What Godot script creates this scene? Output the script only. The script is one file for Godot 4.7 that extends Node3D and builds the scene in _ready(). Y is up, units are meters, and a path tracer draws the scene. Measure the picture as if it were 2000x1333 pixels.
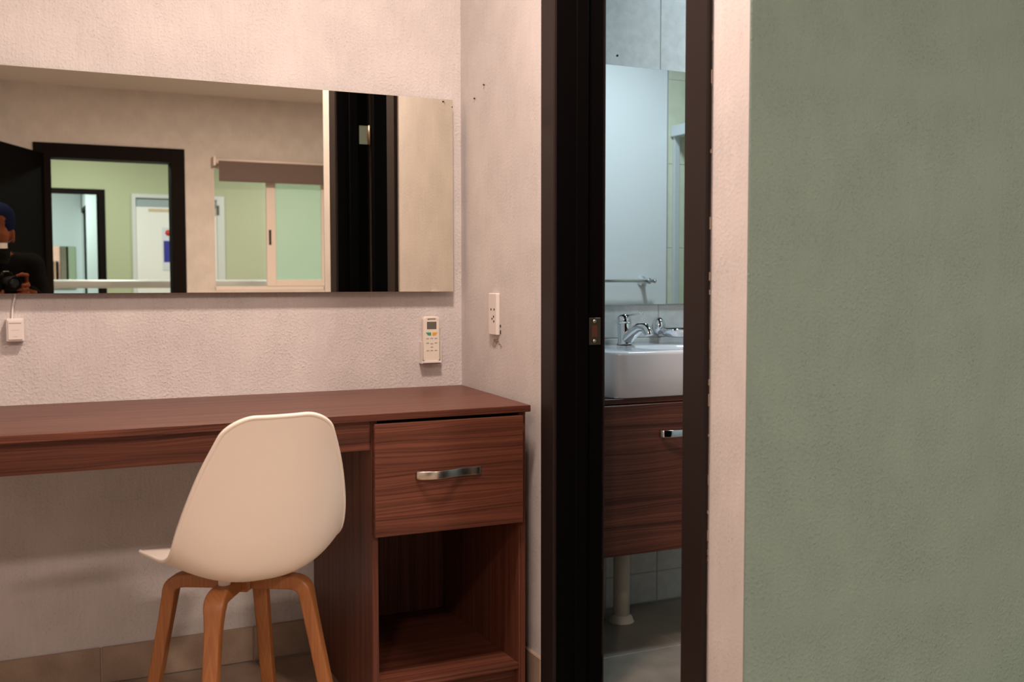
extends Node3D
# Bedroom corner with a built-in desk, wall mirror, shell chair and a bathroom seen through its open door.
# x runs along the back wall to the right, y is up, z comes from the back wall (z = 0) into the room.

const WALL_TURN := -0.0314159            # the side wall with the bathroom door is 1.8 degrees out of square
const CEIL := 2.57
const OPP := 6.0                         # the wall opposite the desk
const FAR := 9.6                         # the wall across the corridor
const EYE := Vector3(-1.24017, 1.06, 2.96081)

var M := {}
var used := {}


func _ready() -> void:
	# ---------------------------------------------------------------- camera, exposure, lamps
	var yaw := deg_to_rad(25.45)
	var pitch := deg_to_rad(3.16)
	var fwd := Vector3(sin(yaw) * cos(pitch), -sin(pitch), -cos(yaw) * cos(pitch))
	var right := Vector3(cos(yaw), 0, sin(yaw))
	var up := right.cross(fwd)
	var rr := 0.001
	right = (right - up * rr).normalized()
	up = right.cross(fwd).normalized()
	var cam := Camera3D.new()
	cam.name = "camera"
	cam.transform = Transform3D(Basis(right, up, -fwd), EYE)
	cam.near = 0.02
	cam.far = 60.0
	var lens := CameraAttributesPhysical.new()
	lens.frustum_focal_length = 24.0 * 2075.0 / 1333.0
	lens.frustum_focus_distance = 2.85
	lens.frustum_near = 0.02
	lens.frustum_far = 60.0
	lens.exposure_aperture = 5.0
	cam.attributes = lens
	cam.fov = rad_to_deg(2.0 * atan(666.5 / 2075.0))
	add_child(cam)
	cam.current = true

	var env := Environment.new()
	env.background_mode = Environment.BG_COLOR
	env.background_color = Color(0, 0, 0)
	env.tonemap_mode = Environment.TONE_MAPPER_LINEAR
	env.tonemap_exposure = 1.0
	env.sdfgi_enabled = true
	env.ssao_enabled = true
	env.ssil_enabled = true
	var we := WorldEnvironment.new()
	we.name = "environment"
	we.environment = env
	add_child(we)

	make_materials()
	var warm := Color(1.0, 0.885, 0.825)
	ceiling_lamp("ceiling_lamp", Vector3(-0.53, CEIL, 1.15), 0.22, warm, 3.95, "round flush ceiling lamp above the desk chair", "lamp")
	ceiling_lamp("ceiling_lamp", Vector3(0.62, CEIL, 3.85), 0.26, warm, 8.6, "round flush ceiling lamp over the wide part of the bedroom beyond the green wall", "lamp")
	ceiling_lamp("ceiling_lamp", Vector3(-1.75, CEIL, 3.25), 0.22, warm, 3.2, "round flush ceiling lamp above the photographer", "lamp")
	ceiling_lamp("ceiling_lamp", Vector3(1.15, 2.30, 0.58), 0.20, Color(0.87, 0.955, 1.0), 1.5, "round white ceiling lamp in the bathroom", "lamp")
	ceiling_lamp("ceiling_lamp", Vector3(-0.6, 2.75, 8.2), 0.5, Color(0.97, 1.0, 0.99), 5.1, "wide round ceiling lamp over the corridor by the dark door", "lamp")
	ceiling_lamp("ceiling_lamp", Vector3(1.9, 2.75, 8.2), 0.5, Color(0.97, 1.0, 0.99), 5.1, "wide round ceiling lamp over the corridor by the window", "lamp")
	ceiling_lamp("ceiling_lamp", Vector3(-0.9, 2.6, 11.3), 0.3, Color(0.88, 0.98, 1.0), 5.4, "ceiling lamp in the room across the corridor", "lamp")

	build_shell()
	build_bath_shell()
	build_door_bath()
	build_opposite()
	build_corridor()
	build_desk()
	build_chair()
	build_mirror()
	build_wall_items()
	build_vanity()
	build_bath_items()
	build_person()


# ---------------------------------------------------------------- naming and nodes
func numbered(n: String) -> String:
	if not used.has(n):
		used[n] = 0
		return n
	used[n] += 1
	return "%s_%03d" % [n, used[n]]


func thing(called: String, label: String, category: String, at := Vector3.ZERO, turn := 0.0, group := "") -> Node3D:
	var o := Node3D.new()
	o.name = numbered(called)
	add_child(o)
	o.position = at
	o.rotation.y = turn
	tag(o, label, category, group)
	return o


func tag(o: Node, label: String, category: String, group := "") -> Node:
	o.set_meta("label", label)
	o.set_meta("category", category)
	if group != "":
		o.set_meta("group", group)
	return o


func structure(called: String, label: String, category: String, at := Vector3.ZERO, turn := 0.0) -> Node3D:
	var o := thing(called, label, category, at, turn)
	o.set_meta("kind", "structure")
	return o


func put(called: String, what, mat: Material, parent: Node = self) -> MeshInstance3D:
	var mi := MeshInstance3D.new()
	if what is SurfaceTool:
		what.generate_normals()
		mi.mesh = what.commit()
	else:
		mi.mesh = what
	mi.material_override = mat
	mi.name = numbered(called) if parent == self else called
	parent.add_child(mi, true)
	return mi


func solid(called: String, label: String, category: String, st: SurfaceTool, mat: Material, at := Vector3.ZERO, turn := 0.0) -> MeshInstance3D:
	var o := put(called, st, mat)
	o.position = at
	o.rotation.y = turn
	tag(o, label, category)
	o.set_meta("kind", "structure")
	return o


# ---------------------------------------------------------------- shapes (front faces clockwise)
func mb(smooth := false) -> SurfaceTool:
	var st := SurfaceTool.new()
	st.begin(Mesh.PRIMITIVE_TRIANGLES)
	st.set_smooth_group(0 if smooth else -1)
	return st


func tri(st: SurfaceTool, a: Vector3, b: Vector3, c: Vector3) -> void:   # a, b, c counter-clockwise seen from outside
	st.add_vertex(a)
	st.add_vertex(c)
	st.add_vertex(b)


func quad(st: SurfaceTool, a: Vector3, b: Vector3, c: Vector3, d: Vector3) -> void:
	tri(st, a, b, c)
	tri(st, a, c, d)


func box(st: SurfaceTool, lo: Vector3, hi: Vector3, b := 0.0, xf := Transform3D.IDENTITY) -> void:
	var c := (lo + hi) * 0.5
	var h := (hi - lo) * 0.5
	b = minf(b, minf(h.x, minf(h.y, h.z)) * 0.95)
	if b <= 0.0:
		for ax in 3:
			for s in [-1.0, 1.0]:
				var n := Vector3.ZERO
				n[ax] = s
				var u := Vector3.ZERO
				u[(ax + 1) % 3] = 1.0
				var v := Vector3.ZERO
				v[(ax + 2) % 3] = 1.0
				if s < 0:
					var t := u
					u = v
					v = t
				quad(st, xf * (c + (n - u - v) * h), xf * (c + (n + u - v) * h), xf * (c + (n + u + v) * h), xf * (c + (n - u + v) * h))
		return
	var P := func(ax: int, sx: float, sy: float, sz: float) -> Vector3:
		var s := Vector3(sx, sy, sz)
		var p := Vector3(sx * (h.x - b), sy * (h.y - b), sz * (h.z - b))
		p[ax] = s[ax] * h[ax]
		return xf * (c + p)
	for s in [-1.0, 1.0]:
		face(st, [P.call(0, s, -1, -1), P.call(0, s, 1, -1), P.call(0, s, 1, 1), P.call(0, s, -1, 1)], s < 0)
		face(st, [P.call(1, -1, s, -1), P.call(1, -1, s, 1), P.call(1, 1, s, 1), P.call(1, 1, s, -1)], s < 0)
		face(st, [P.call(2, -1, -1, s), P.call(2, 1, -1, s), P.call(2, 1, 1, s), P.call(2, -1, 1, s)], s < 0)
	for s in [-1.0, 1.0]:
		for t in [-1.0, 1.0]:
			var flip: bool = s * t < 0
			face(st, [P.call(0, s, t, -1), P.call(1, s, t, -1), P.call(1, s, t, 1), P.call(0, s, t, 1)], flip)
			face(st, [P.call(1, -1, s, t), P.call(2, -1, s, t), P.call(2, 1, s, t), P.call(1, 1, s, t)], flip)
			face(st, [P.call(2, t, -1, s), P.call(0, t, -1, s), P.call(0, t, 1, s), P.call(2, t, 1, s)], flip)
			for w in [-1.0, 1.0]:
				face(st, [P.call(0, s, t, w), P.call(1, s, t, w), P.call(2, s, t, w)], s * t * w < 0)


func face(st: SurfaceTool, p: Array, flip: bool) -> void:
	if flip:
		p.reverse()
	for i in range(1, p.size() - 1):
		tri(st, p[0], p[i], p[i + 1])


func boxes(list: Array, b := 0.0) -> SurfaceTool:
	var st := mb()
	for a in list:
		box(st, a[0], a[1], b)
	return st


func grid(st: SurfaceTool, g: Array, wrap_u := false, wrap_v := false, flip := false) -> void:   # g[row][col]
	var nr: int = g.size()
	var nc: int = g[0].size()
	for i in (nr if wrap_v else nr - 1):
		for j in (nc if wrap_u else nc - 1):
			var a: Vector3 = g[i][j]
			var b: Vector3 = g[i][(j + 1) % nc]
			var c: Vector3 = g[(i + 1) % nr][(j + 1) % nc]
			var d: Vector3 = g[(i + 1) % nr][j]
			if flip:
				quad(st, d, c, b, a)
			else:
				quad(st, a, b, c, d)


func lathe(st: SurfaceTool, prof: Array, n := 32, xf := Transform3D.IDENTITY) -> void:   # prof: Vector2(radius, height) from bottom to top
	var g := []
	for p in prof:
		var row := []
		for i in n:
			var a := TAU * i / n
			row.append(xf * Vector3(p.x * cos(a), p.y, -p.x * sin(a)))
		g.append(row)
	grid(st, g, true)


func sweep(st: SurfaceTool, path: Array, prof: Array, ref := Vector3.UP, scale: Array = [], caps := true) -> void:
	var g := []
	for i in path.size():
		var t: Vector3 = (path[mini(i + 1, path.size() - 1)] - path[maxi(i - 1, 0)]).normalized()
		var u := ref.cross(t).normalized()
		var v := t.cross(u).normalized()
		var s: Vector2 = scale[i] if scale.size() > i else Vector2.ONE
		var row := []
		for p in prof:
			row.append(path[i] + u * p.x * s.x + v * p.y * s.y)
		g.append(row)
	grid(st, g, true)
	if caps:
		var n: int = prof.size()
		var c0 := Vector3.ZERO
		var c1 := Vector3.ZERO
		for j in n:
			c0 += g[0][j] / n
			c1 += g[-1][j] / n
		for j in n:
			tri(st, c0, g[0][(j + 1) % n], g[0][j])
			tri(st, c1, g[-1][j], g[-1][(j + 1) % n])


func ring(r: float, n := 12, ry := -1.0) -> Array:
	var out := []
	for i in n:
		var a := TAU * i / n
		out.append(Vector2(r * cos(a), (r if ry < 0 else ry) * sin(a)))
	return out


func rrect(w: float, h: float, r: float, n := 4) -> Array:
	var out := []
	for k in 4:
		var c := Vector2((w / 2 - r) * [1, -1, -1, 1][k], (h / 2 - r) * [1, 1, -1, -1][k])
		for i in n + 1:
			var a := PI / 2 * k + PI / 2 * i / n
			out.append(c + Vector2(cos(a), sin(a)) * r)
	return out


func tube(st: SurfaceTool, path: Array, r: float, n := 12, ref := Vector3(0.13, 0.97, 0.21)) -> void:
	sweep(st, path, ring(r, n), ref)


func slab(st: SurfaceTool, outline: Array, d0: float, d1: float, xf := Transform3D.IDENTITY, bevel := 0.0) -> void:   # outline counter-clockwise in x,y; extruded along z
	var layers := []
	if bevel > 0:
		var inner: Array = Geometry2D.offset_polygon(PackedVector2Array(outline), -bevel)
		if inner.size() == 1 and inner[0].size() == outline.size():
			# keep the point order
			var best := 0
			for k in inner[0].size():
				if inner[0][k].distance_to(outline[0]) < inner[0][best].distance_to(outline[0]):
					best = k
			var al := []
			for k in inner[0].size():
				al.append(inner[0][(best + k) % inner[0].size()])
			layers = [[al, d0], [outline, d0 + bevel], [outline, d1 - bevel], [al, d1]]
	if layers.is_empty():
		layers = [[outline, d0], [outline, d1]]
	var g := []
	for l in layers:
		var row := []
		for p in l[0]:
			row.append(xf * Vector3(p.x, p.y, l[1]))
		g.append(row)
	grid(st, g, true)
	var cap: Array = layers[0][0]
	var idx := Geometry2D.triangulate_polygon(PackedVector2Array(cap))
	for k in range(0, idx.size(), 3):
		var q := [cap[idx[k]], cap[idx[k + 1]], cap[idx[k + 2]]]
		if (q[1] - q[0]).cross(q[2] - q[0]) < 0:
			q.reverse()
		tri(st, xf * Vector3(q[0].x, q[0].y, layers[-1][1]), xf * Vector3(q[1].x, q[1].y, layers[-1][1]), xf * Vector3(q[2].x, q[2].y, layers[-1][1]))
		tri(st, xf * Vector3(q[0].x, q[0].y, layers[0][1]), xf * Vector3(q[2].x, q[2].y, layers[0][1]), xf * Vector3(q[1].x, q[1].y, layers[0][1]))


func crom(pts: Array, per := 8) -> Array:   # Catmull-Rom through the points
	var out := []
	for i in pts.size() - 1:
		var a = pts[maxi(i - 1, 0)]
		var b = pts[i]
		var c = pts[i + 1]
		var d = pts[mini(i + 2, pts.size() - 1)]
		for k in per:
			var t := float(k) / per
			out.append(0.5 * ((2.0 * b) + (c - a) * t + (2.0 * a - 5.0 * b + 4.0 * c - d) * t * t + (3.0 * b - a - 3.0 * c + d) * t * t * t))
	out.append(pts[-1])
	return out


# ---------------------------------------------------------------- materials
func lin(r: float, g: float, b: float) -> Color:
	return Color(r, g, b).linear_to_srgb()


func mat(c: Color, rough := 0.6, metal := 0.0, spec := 0.5) -> StandardMaterial3D:
	var m := StandardMaterial3D.new()
	m.albedo_color = c
	m.roughness = rough
	m.metallic = metal
	m.metallic_specular = spec
	return m


func noise_bytes(w: int, h: int, freq: float, octaves: int, sd: int) -> PackedByteArray:
	var n := FastNoiseLite.new()
	n.seed = sd
	n.noise_type = FastNoiseLite.TYPE_SIMPLEX_SMOOTH
	n.frequency = freq
	n.fractal_type = FastNoiseLite.FRACTAL_FBM
	n.fractal_octaves = octaves
	var im := n.get_seamless_image(w, h, false, false, 0.12, true)
	im.convert(Image.FORMAT_L8)
	if im.get_width() != 1024 or im.get_height() != 1024:
		im.resize(1024, 1024, Image.INTERPOLATE_CUBIC)
	return im.get_data()


func plaster_height() -> ImageTexture:   # trowelled render: upright drag marks and a fine pimpled grain, 1 m square
	var streak := noise_bytes(1024, 96, 0.12, 3, 11)
	var grain := noise_bytes(1024, 1024, 0.10, 3, 12)
	var patch := noise_bytes(256, 256, 0.012, 2, 13)
	var lump := noise_bytes(1024, 640, 0.03, 2, 14)
	var f := PackedFloat32Array()
	f.resize(1024 * 1024)
	for i in 1024 * 1024:
		var p := patch[i] / 255.0
		var s := streak[i] / 255.0
		var g := grain[i] / 255.0
		var pim := maxf(g - 0.62, 0.0) * 2.2
		f[i] = 0.20 * s * (0.25 + 1.1 * p) + 0.30 * g + pim * (1.15 - p) * 0.40 + 0.10 * lump[i] / 255.0
	var im := Image.create_from_data(1024, 1024, false, Image.FORMAT_RF, f.to_byte_array())
	return ImageTexture.create_from_image(im)


func plaster_tint(sd: int, lo: float, dark_pits: float) -> ImageTexture:   # uneven paint, with dirt caught in small pits
	var streak := noise_bytes(1024, 128, 0.06, 3, 11 + sd)
	var patch := noise_bytes(256, 256, 0.02, 3, 21 + sd)
	var grain := noise_bytes(1024, 400, 0.22, 2, 31 + sd)
	var d := PackedByteArray()
	d.resize(1024 * 1024 * 3)
	for i in 1024 * 1024:
		var v := 1.0 - lo * (1.0 - patch[i] / 255.0) - lo * 0.5 * (1.0 - streak[i] / 255.0)
		var g := grain[i] / 255.0
		var pit := clampf((0.27 - g) * 9.0, 0.0, 1.0) * clampf((0.62 - patch[i] / 255.0) * 6.0, 0.0, 1.0)
		v *= 1.0 - dark_pits * pit
		var b := int(clampf(v, 0, 1) * 255.0)
		d[i * 3] = b
		d[i * 3 + 1] = b
		d[i * 3 + 2] = b
	return ImageTexture.create_from_image(Image.create_from_data(1024, 1024, false, Image.FORMAT_RGB8, d))


func wood_texture(upright: bool) -> ImageTexture:   # walnut laminate, grain along u
	var a := noise_bytes(40, 1024, 0.045, 4, 41)
	var b := noise_bytes(48, 256, 0.03, 3, 42)
	var c := noise_bytes(160, 1024, 0.16, 2, 43)
	var w := noise_bytes(128, 128, 0.03, 2, 44)
	var dark := Vector3(0.050, 0.0160, 0.0095)
	var light := Vector3(0.198, 0.070, 0.041)
	var d := PackedByteArray()
	d.resize(1024 * 1024 * 3)
	for y in 1024:
		for x in 1024:
			var i := y * 1024 + x
			var y2: int = (y + int((w[i] - 128) * 0.20)) & 1023
			var k := y2 * 1024 + x
			var v := 0.55 * a[k] / 255.0 + 0.40 * b[k] / 255.0 + 0.12 * c[i] / 255.0
			v = clampf((v - 0.23) * 1.6, 0.0, 1.0)
			var line := clampf((0.30 - a[(k + 4096 * 37) & 1048575] / 255.0) * 5.0, 0.0, 1.0)
			v *= 1.0 - 0.40 * line
			var col := dark.lerp(light, v)
			var q := (x * 1024 + y) if upright else i
			var s := Color(col.x, col.y, col.z).linear_to_srgb()
			d[q * 3] = int(s.r * 255.0)
			d[q * 3 + 1] = int(s.g * 255.0)
			d[q * 3 + 2] = int(s.b * 255.0)
	return ImageTexture.create_from_image(Image.create_from_data(1024, 1024, false, Image.FORMAT_RGB8, d))


func mottle(sd: int, c0: Vector3, c1: Vector3, freq: float) -> ImageTexture:   # cloudy stone-look glaze
	var a := noise_bytes(512, 512, freq, 5, sd)
	var b := noise_bytes(1024, 1024, 0.12, 2, sd + 1)
	var d := PackedByteArray()
	d.resize(1024 * 1024 * 3)
	for i in 1024 * 1024:
		var v := clampf(0.75 * a[i] / 255.0 + 0.25 * b[i] / 255.0, 0, 1)
		var col := c0.lerp(c1, v)
		var s := Color(col.x, col.y, col.z).linear_to_srgb()
		d[i * 3] = int(s.r * 255.0)
		d[i * 3 + 1] = int(s.g * 255.0)
		d[i * 3 + 2] = int(s.b * 255.0)
	return ImageTexture.create_from_image(Image.create_from_data(1024, 1024, false, Image.FORMAT_RGB8, d))


func tri_mat(m: StandardMaterial3D, scale: Vector3, world := true) -> StandardMaterial3D:
	m.uv1_triplanar = true
	m.uv1_world_triplanar = world
	m.uv1_triplanar_sharpness = 8.0
	m.uv1_scale = scale
	return m


func plastered(c: Color, tint: Texture2D, relief: float) -> StandardMaterial3D:
	var m := tri_mat(mat(c, 0.72, 0.0, 0.35), Vector3.ONE)
	m.albedo_texture = tint
	m.heightmap_enabled = true
	m.heightmap_texture = M.relief
	m.heightmap_scale = relief
	return m


func make_materials() -> void:
	M.relief = plaster_height()
	var t0 := plaster_tint(0, 0.05, 0.10)
	var t1 := plaster_tint(5, 0.04, 0.10)
	M.white_wall = plastered(lin(0.70, 0.675, 0.66), t0, 0.27)
	M.smooth_wall = plastered(lin(0.70, 0.675, 0.66), t0, 0.08)
	M.green_wall = plastered(lin(0.215, 0.315, 0.275), t1, 0.34)
	M.bath_wall = mat(lin(0.80, 0.81, 0.81), 0.6)
	M.corridor_wall = mat(lin(0.42, 0.46, 0.31), 0.8)
	M.cool_wall = mat(lin(0.72, 0.76, 0.76), 0.8)
	M.ceiling = mat(lin(0.74, 0.725, 0.71), 0.9)
	var wh := wood_texture(false)
	var wv := wood_texture(true)
	M.wood = tri_mat(mat(Color.WHITE, 0.40, 0.0, 0.38), Vector3(0.42, 3.5, 3.5), true)
	M.wood.albedo_texture = wh
	M.wood_up = tri_mat(mat(Color.WHITE, 0.42, 0.0, 0.4), Vector3(3.5, 0.42, 3.5), true)
	M.wood_up.albedo_texture = wv
	M.edge_band = tri_mat(mat(Color(0.86, 0.84, 0.82), 0.42), Vector3(0.42, 3.5, 3.5), true)
	M.edge_band.albedo_texture = wh
	var beige := mottle(61, Vector3(0.26, 0.19, 0.135), Vector3(0.46, 0.36, 0.27), 0.012)
	M.tile = tri_mat(mat(Color.WHITE, 0.32), Vector3(1.1, 1.1, 1.1))
	M.tile.albedo_texture = beige
	var fl := mottle(66, Vector3(0.15, 0.135, 0.11), Vector3(0.26, 0.235, 0.195), 0.012)
	M.bath_floor = tri_mat(mat(Color.WHITE, 0.4), Vector3(1.1, 1.1, 1.1))
	M.bath_floor.albedo_texture = fl
	M.grout = mat(lin(0.46, 0.38, 0.30), 0.9)
	var grey := mottle(71, Vector3(0.48, 0.49, 0.475), Vector3(0.64, 0.64, 0.62), 0.035)
	M.bath_tile = tri_mat(mat(Color.WHITE, 0.16), Vector3(1.3, 1.3, 1.3))
	M.bath_tile.albedo_texture = grey
	var cream := mottle(81, Vector3(0.58, 0.60, 0.44), Vector3(0.72, 0.72, 0.56), 0.014)
	M.shower_tile = tri_mat(mat(Color.WHITE, 0.25), Vector3(1.3, 1.3, 1.3))
	M.shower_tile.albedo_texture = cream
	M.dark_wood = mat(lin(0.0035, 0.0030, 0.0030), 0.6, 0.0, 0.10)
	M.entry_casing = mat(lin(0.0085, 0.006, 0.0055), 0.55, 0.0, 0.15)
	M.dark_casing = mat(lin(0.020, 0.0135, 0.012), 0.5, 0.0, 0.3)
	M.mirror = mat(lin(0.94, 0.92, 0.80), 0.0, 1.0)
	M.mirror_cool = mat(lin(0.90, 0.93, 0.92), 0.0, 1.0)
	M.mirror_edge = mat(lin(0.10, 0.12, 0.10), 0.2)
	M.shell = mat(lin(0.86, 0.80, 0.71), 0.36)
	M.shell.subsurf_scatter_enabled = false
	M.leg_wood = leg_wood()
	M.black = mat(lin(0.012, 0.012, 0.013), 0.45)
	M.rubber = mat(lin(0.006, 0.006, 0.006), 0.8, 0.0, 0.1)
	M.camera_black = mat(lin(0.004, 0.004, 0.0045), 0.5, 0.0, 0.15)
	M.chrome = mat(lin(0.78, 0.80, 0.83), 0.09, 1.0)
	M.brushed = mat(lin(0.62, 0.58, 0.52), 0.27, 1.0)
	M.brass = mat(lin(0.50, 0.40, 0.28), 0.35, 1.0)
	M.ceramic = mat(lin(0.72, 0.72, 0.74), 0.10)
	M.plastic = mat(lin(0.80, 0.76, 0.72), 0.4)
	M.remote = mat(lin(0.80, 0.755, 0.66), 0.42)
	M.lcd = mat(lin(0.13, 0.13, 0.115), 0.18)
	M.ink = mat(lin(0.03, 0.03, 0.03), 0.6)
	M.grey_key = mat(lin(0.40, 0.38, 0.36), 0.5)
	M.green_key = mat(lin(0.05, 0.34, 0.20), 0.5)
	M.orange_key = mat(lin(0.80, 0.42, 0.03), 0.5)
	M.aluminium = mat(lin(0.72, 0.76, 0.79), 0.35, 0.35)
	M.white_paint = mat(lin(0.78, 0.78, 0.78), 0.3)
	M.pvc = mat(lin(0.60, 0.55, 0.44), 0.45)
	M.window_frame = mat(lin(0.76, 0.70, 0.66), 0.4)
	M.blind = mat(lin(0.155, 0.12, 0.11), 0.9)
	M.glass = mat(Color(1, 1, 1, 0.06), 0.02)
	M.glass.transparency = BaseMaterial3D.TRANSPARENCY_ALPHA
	M.frosted = mat(Color(0.76, 0.92, 0.93, 0.35), 0.6)
	M.frosted.transparency = BaseMaterial3D.TRANSPARENCY_ALPHA
	M.frosted.backlight_enabled = true
	M.frosted.backlight = Color(0.6, 0.75, 0.66)
	M.red = mat(lin(0.55, 0.03, 0.03), 0.6)
	M.blue = mat(lin(0.03, 0.03, 0.28), 0.6)
	M.paper = mat(lin(0.62, 0.64, 0.72), 0.7)
	M.tan = mat(lin(0.55, 0.46, 0.32), 0.7)
	M.grey_panel = mat(lin(0.30, 0.37, 0.40), 0.4)
	M.white_chip = mat(lin(0.42, 0.36, 0.30), 0.9)
	M.bath_grout = mat(lin(0.40, 0.40, 0.38), 0.9)


func leg_wood() -> StandardMaterial3D:
	var a := noise_bytes(1024, 64, 0.05, 4, 91)
	var d := PackedByteArray()
	d.resize(1024 * 1024 * 3)
	for i in 1024 * 1024:
		var c := Vector3(0.24, 0.088, 0.026).lerp(Vector3(0.40, 0.165, 0.055), a[i] / 255.0)
		var s := Color(c.x, c.y, c.z).linear_to_srgb()
		d[i * 3] = int(s.r * 255.0)
		d[i * 3 + 1] = int(s.g * 255.0)
		d[i * 3 + 2] = int(s.b * 255.0)
	var m := tri_mat(mat(Color.WHITE, 0.4), Vector3(4, 1.2, 4), false)
	m.albedo_texture = ImageTexture.create_from_image(Image.create_from_data(1024, 1024, false, Image.FORMAT_RGB8, d))
	return m


# ---------------------------------------------------------------- lamps
func ceiling_lamp(called: String, at: Vector3, size: float, c: Color, e: float, label: String, category: String) -> void:
	var t := thing(called, label, category, at)
	var st := mb(true)
	lathe(st, [Vector2(size * 0.60, -0.022), Vector2(size * 0.66, -0.016), Vector2(size * 0.66, 0.0)], 40)
	put("housing", st, M.white_paint, t)
	st = mb(true)
	lathe(st, [Vector2(0.0, -0.0235), Vector2(size * 0.55, -0.0235), Vector2(size * 0.60, -0.0215)], 40)
	var glow := mat(Color(0.9, 0.9, 0.9), 0.5)
	glow.emission_enabled = true
	glow.emission = c
	glow.emission_energy_multiplier = 1.6
	put("diffuser", st, glow, t)
	var l := AreaLight3D.new()
	l.name = "light"
	l.area_size = Vector2(size, size)
	l.area_normalize_energy = true
	l.light_color = c
	l.light_energy = e
	l.area_range = 30.0
	l.shadow_enabled = true
	l.position = Vector3(0, -0.03, 0)
	l.rotation.x = -PI / 2
	t.add_child(l)


# ---------------------------------------------------------------- bedroom
func build_shell() -> void:
	# floor: base of grout with tiles of their own
	var fl := structure("floor", "beige stone-look tiled floor of the bedroom", "floor")
	put("grout_bed", boxes([[Vector3(-2.3, -0.12, -0.15), Vector3(3.1, -0.004, OPP + 0.15)]]), M.grout, fl)
	var st := mb()
	box(st, Vector3(-0.1985, -0.012, -0.1985), Vector3(0.1985, 0, 0.1985), 0.002)
	st.generate_normals()
	var tile_mesh := st.commit()
	for i in 13:
		for j in 15:
			var p := Vector3(-2.03 + i * 0.4, 0, 0.215 + j * 0.4)
			if p.x > -0.22 and p.z < 1.4 or p.z > OPP - 0.1:
				continue
			put("tile", tile_mesh, M.tile, fl).position = p
	# narrow cut tiles against the side wall
	for j in 3:
		var cut := mb()
		box(cut, Vector3(-0.228, -0.012, 0.0165 + j * 0.4), Vector3(-0.03 - 0.012 * j, 0, 0.4135 + j * 0.4), 0.002)
		put("tile", cut, M.tile, fl)
	solid("ceiling", "plain off-white bedroom ceiling", "ceiling", boxes([[Vector3(-2.3, CEIL, -0.15), Vector3(3.1, CEIL + 0.12, OPP + 0.15)]]), M.ceiling)
	solid("wall_back", "off-white trowelled plaster wall behind the desk", "wall", boxes([[Vector3(-2.3, -0.1, -0.15), Vector3(0.05, CEIL, 0.0)]]), M.white_wall)
	solid("wall_left", "off-white plaster wall at the open end of the desk", "wall", boxes([[Vector3(-2.3, -0.1, -0.15), Vector3(-2.2, CEIL, OPP + 0.15)]]), M.white_wall)
	solid("wall_far_side", "off-white plaster wall at the far side of the bedroom", "wall", boxes([[Vector3(3.0, -0.1, 1.2), Vector3(3.1, CEIL, OPP + 0.15)]]), M.white_wall)
	var rw := mb()
	box(rw, Vector3(0, -0.1, -0.02), Vector3(0.12, CEIL, 0.60))
	box(rw, Vector3(0, 2.13, 0.60), Vector3(0.12, CEIL, 1.30))
	box(rw, Vector3(0, -0.1, 1.30), Vector3(0.12, CEIL, 1.4265))
	solid("wall_right", "off-white trowelled plaster wall around the bathroom door", "wall", rw, M.smooth_wall, Vector3.ZERO, WALL_TURN)
	var gw := mb()
	box(gw, Vector3(-0.0452, -0.1, 1.4262), Vector3(3.1, CEIL, 1.4312), 0.0015)
	box(gw, Vector3(0.06, -0.1, 1.36), Vector3(3.1, CEIL, 1.4262))
	solid("wall_side", "sage green trowelled plaster wall beside the bathroom door", "wall", gw, M.green_wall)

	# skirting tiles
	var bb := structure("baseboard_back", "low beige tile skirting under the desk", "baseboard")
	var cuts := [-2.19, -1.834, -1.436, -1.0365, -0.637, -0.2375, 0.0]
	put("grout_bed", boxes([[Vector3(-2.19, 0.0, 0.0), Vector3(0.0, 0.0955, 0.0065)]]), M.grout, bb)
	for k in cuts.size() - 1:
		var s2 := mb()
		box(s2, Vector3(cuts[k] + 0.0015, 0.0015, 0.001), Vector3(cuts[k + 1] - 0.0015, 0.098, 0.0105), 0.0022)
		put("tile", s2, M.tile, bb)
	var br := structure("baseboard_right", "short beige tile skirting between desk and bathroom door frame", "baseboard", Vector3.ZERO, WALL_TURN)
	put("grout_bed", boxes([[Vector3(-0.0065, 0.0, 0.012), Vector3(0.0, 0.0955, 0.584)]]), M.grout, br)
	for seg in [[0.012, 0.236], [0.239, 0.583]]:
		var s3 := mb()
		box(s3, Vector3(-0.0115, 0.0015, seg[0]), Vector3(-0.001, 0.098, seg[1]), 0.0022)
		put("tile", s3, M.tile, br)


func tiled(called: String, label: String, base: Array, tiles: Array, m: Material) -> void:   # a structure with a grout bed and tiles, each [lo, hi]
	var w := structure(called, label, "wall" if called.begins_with("wall") else "floor")
	put("grout_bed", boxes([base]), M.bath_grout, w)
	for t in tiles:
		var st := mb()
		box(st, t[0], t[1], 0.002)
		put("tile", st, m, w)


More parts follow.
